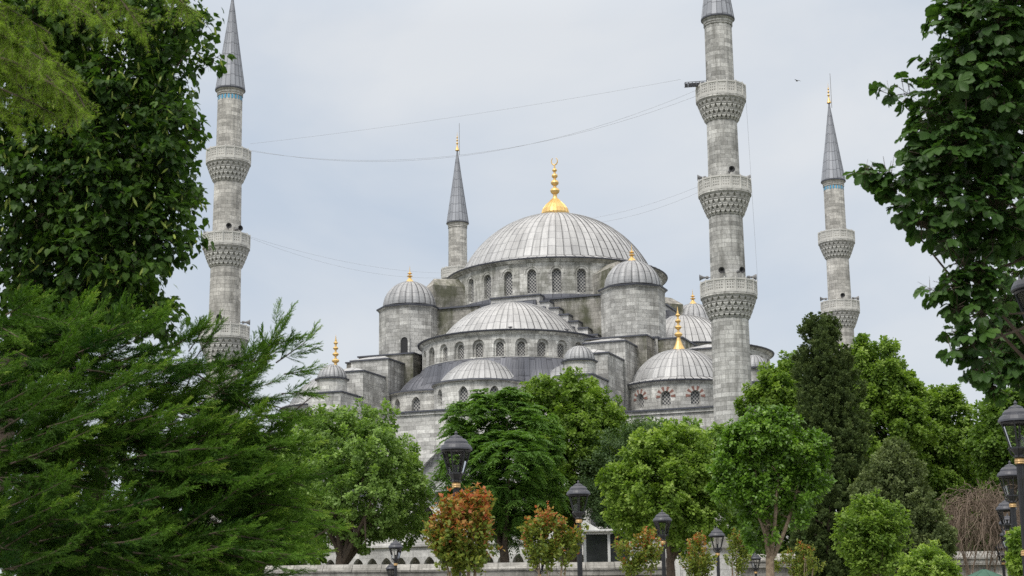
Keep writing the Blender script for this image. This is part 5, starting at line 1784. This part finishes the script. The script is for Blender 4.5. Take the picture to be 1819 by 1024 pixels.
def spray_tpl(seed, length=0.36, nside=18):
    """one plume: a curved axis with two ranks of side shoots, each carrying fine scale twigs"""
    r = np.random.default_rng(seed)
    V, Fc, T = [], [], []

    def blade(p, d, ln, w, t):
        s = unit(np.cross(d, unit(r.normal(size=3))))
        i = len(V)
        V.extend([p - s * w * 0.5, p + s * w * 0.5, p + d * ln * 0.6 + s * w * 0.42, p + d * ln, p + d * ln * 0.6 - s * w * 0.42])
        Fc.extend([(i, i + 1, i + 2), (i, i + 2, i + 4), (i + 4, i + 2, i + 3)])
        T.extend([t] * 3)
    ax = lambda s: np.array([s * length, 0.02 * math.sin(s * 3 + seed), 0.05 * s * s * length * 2])
    for i in range(nside):
        s = (i + 0.6) / nside
        p = ax(s)
        sg = 1 if i % 2 else -1
        d = unit(np.array([0.86, sg * 0.40 + r.normal() * 0.12, r.normal() * 0.24]))
        ln = length * (0.40 * (1 - s) ** 0.7 + 0.10) * r.uniform(0.7, 1.15)
        blade(p, d, ln, 0.0075, 0.25 + 0.3 * s)
        for j in range(8):
            q = (j + 0.5) / 8
            d2 = unit(d + np.array([0, (1 if j % 2 else -1) * 0.42, 0]) + r.normal(size=3) * 0.22)
            blade(p + d * ln * q, d2, ln * (0.46 * (1 - q) + 0.15) * r.uniform(0.7, 1.2), 0.0072, 0.2 + 0.35 * q + 0.3 * s * r.random())
    for i in range(6):
        p0, p1 = ax(i / 6), ax((i + 1) / 6)
        blade(p0, unit(p1 - p0), np.linalg.norm(p1 - p0) * 1.25, 0.009, 0.5 + 0.4 * i / 6)
    return np.array(V), np.array(Fc), np.array(T)


TP = [spray_tpl(s) for s in range(5)]
jun = [(40, 680, 120, 0), (150, 640, 90, 0), (270, 640, 70, 0), (355, 690, 70, 0), (250, 730, 110, -0.3), (100, 800, 150, -0.4), (401, 730, 60, 0), (431, 690, 34, 0), (445, 640, 26, 0.1), (330, 820, 120, -0.4), (413, 830, 90, -0.2), (460, 800, 50, 0), (80, 960, 150, -0.6), (240, 950, 130, -0.6), (383, 960, 120, -0.5), (454, 930, 80, -0.2), (489, 900, 46, 0), (466, 710, 30, 0), (448, 1010, 70, -0.3), (30, 580, 60, 0.2), (120, 575, 50, 0.2), (466, 870, 60, 0), (-60, 700, 120, 0), (-60, 900, 140, 0)]
bl = blobs_px(jun, JD)
bl_far = [(c + np.array([-0.1, 0.5, -0.05]), r) for c, r in bl]
base = np.array([at(120, 1000, JD + .5)[0], JD + .5, GZ])
t = thing('feathery_juniper', base, 'large deep green juniper with feathery windswept sprays filling the lower left', 'tree')
BP, BD = sample_blobs(bl, 250, lo=0.35, hi=0.9, inner=0.1, reject=0.35)
B2, D2 = sample_blobs(bl_far, 230, lo=0.2, hi=0.9, inner=0.2, reject=0.2)
BP, BD = np.concatenate([BP, B2]), np.concatenate([BD, D2])
sp_p, sp_d, sp_s, sp_t = [], [], [], []
boughs = []
toff = 0.0


def bough(p, d, ln, k):
    """a leafy bough: plumes in two ranks along a slightly arched axis, smaller and younger to the tip"""
    sd = unit(np.cross(UPV + rng.normal(size=3) * 0.25, d))
    nm = np.cross(d, sd)
    cv = rng.uniform(-0.10, 0.16)
    boughs.append([p + d * ln * s + nm * cv * ln * s * s for s in (0, 0.35, 0.7, 1.0)])
    for i in range(k):
        s = (i + rng.random()) / k
        q = p + d * ln * s + nm * cv * ln * s * s
        sg = 1 if i % 2 else -1
        f = unit(d * 1.0 + sd * sg * (0.62 * (1 - s) + 0.12) + nm * (cv * 1.5 * s + rng.normal() * 0.16) + rng.normal(size=3) * 0.08)
        sp_p.append(q)
        sp_d.append(f)
        sp_s.append((1.0 - 0.45 * s) * rng.uniform(0.55, 0.9))
        sp_t.append(-0.20 + 0.46 * s + toff + rng.normal() * 0.07)


for p_, d_ in zip(BP, BD):
    mn = unit(np.array([1.0, -0.15, 0.10]) + d_ * np.array([0.35, 0.5, 0.45]) + rng.normal(size=3) * np.array([0.2, 0.3, 0.2]))
    toff = rng.normal() * 0.10
    bough(p_ - mn * 0.3, mn, rng.uniform(0.35, 0.75), int(rng.integers(7, 13)))
for (u, v, du, dv, k, s) in [(465, 640, 40, -95, 6, 0.8), (490, 645, 75, -50, 6, 0.75), (505, 665, 45, -5, 5, 0.7), (440, 660, 30, -60, 7, 0.9), (335, 625, 40, -60, 5, 0.8), (500, 700, 60, -5, 5, 0.65), (500, 925, 130, 8, 6, 0.75), (460, 880, 90, 5, 8, 0.8), (120, 580, 40, -40, 8, 0.8), (240, 600, 60, -45, 9, 0.8), (400, 690, 80, -40, 9, 0.9), (480, 970, 80, 12, 8, .8), (310, 615, 60, -40, 8, .8), (10, 560, 60, -30, 9, .8), (190, 590, 70, -30, 9, .8), (460, 740, 80, 5, 9, .8), (470, 800, 90, -10, 10, .8)]:
    a_, b_ = at(u, v, JD - 0.1), at(u + du, v + dv, JD - 0.15)
    bough(a_, unit(b_ - a_), float(np.linalg.norm(b_ - a_)) * 0.8, k)
P = np.array(sp_p)
main = np.array(sp_d)
sc = np.array(sp_s)
tb_ = np.array(sp_t)
n1 = len(P)
which = rng.integers(0, 5, n1)
VV, FF, TT = [], [], []
off = 0
for k in range(5):
    idx = np.where(which == k)[0]
    X = main[idx]
    Y = unit(np.cross(UPV + rng.normal(size=(len(idx), 3)) * 0.6, X))
    Z = np.cross(X, Y)
    tv, tf, tt = TP[k]
    V = P[idx][:, None] - base + sc[idx][:, None, None] * (tv[None, :, 0, None] * X[:, None] + tv[None, :, 1, None] * Y[:, None] + tv[None, :, 2, None] * Z[:, None])
    VV.append(V.reshape(-1, 3))
    FF.append((tf[None] + (np.arange(len(idx)) * len(tv))[:, None, None]).reshape(-1, 3) + off)
    TT.append((tt[None] * 0.9 + tb_[idx][:, None]).ravel())
    off += len(idx) * len(tv)
link(raw_mesh('foliage', 'leaf_feather', np.concatenate(VV), np.concatenate(FF), np.concatenate(TT)), 'foliage', t)
m = MB()
limb(m, (0, 0, -0.1), at(200, 700, JD + .6) - base, 0.10, 0.04, 0.05)
for (u, v) in ((500, 600), (560, 700), (350, 640), (150, 600), (600, 930), (480, 850), (300, 900), (60, 700), (430, 720), (120, 850), (515, 560)):
    pts = limb(m, np.array([0, 0, rng.uniform(0.5, 2.0)]), at(u, v, JD + .2) - base, 0.022, 0.004, 0.06, 9, 5)
for b_ in boughs:
    m.tube([q - base for q in b_], [0.006, 0.005, 0.004, 0.002], 4, cap=False)
m.build('trunk', 'bark', t)
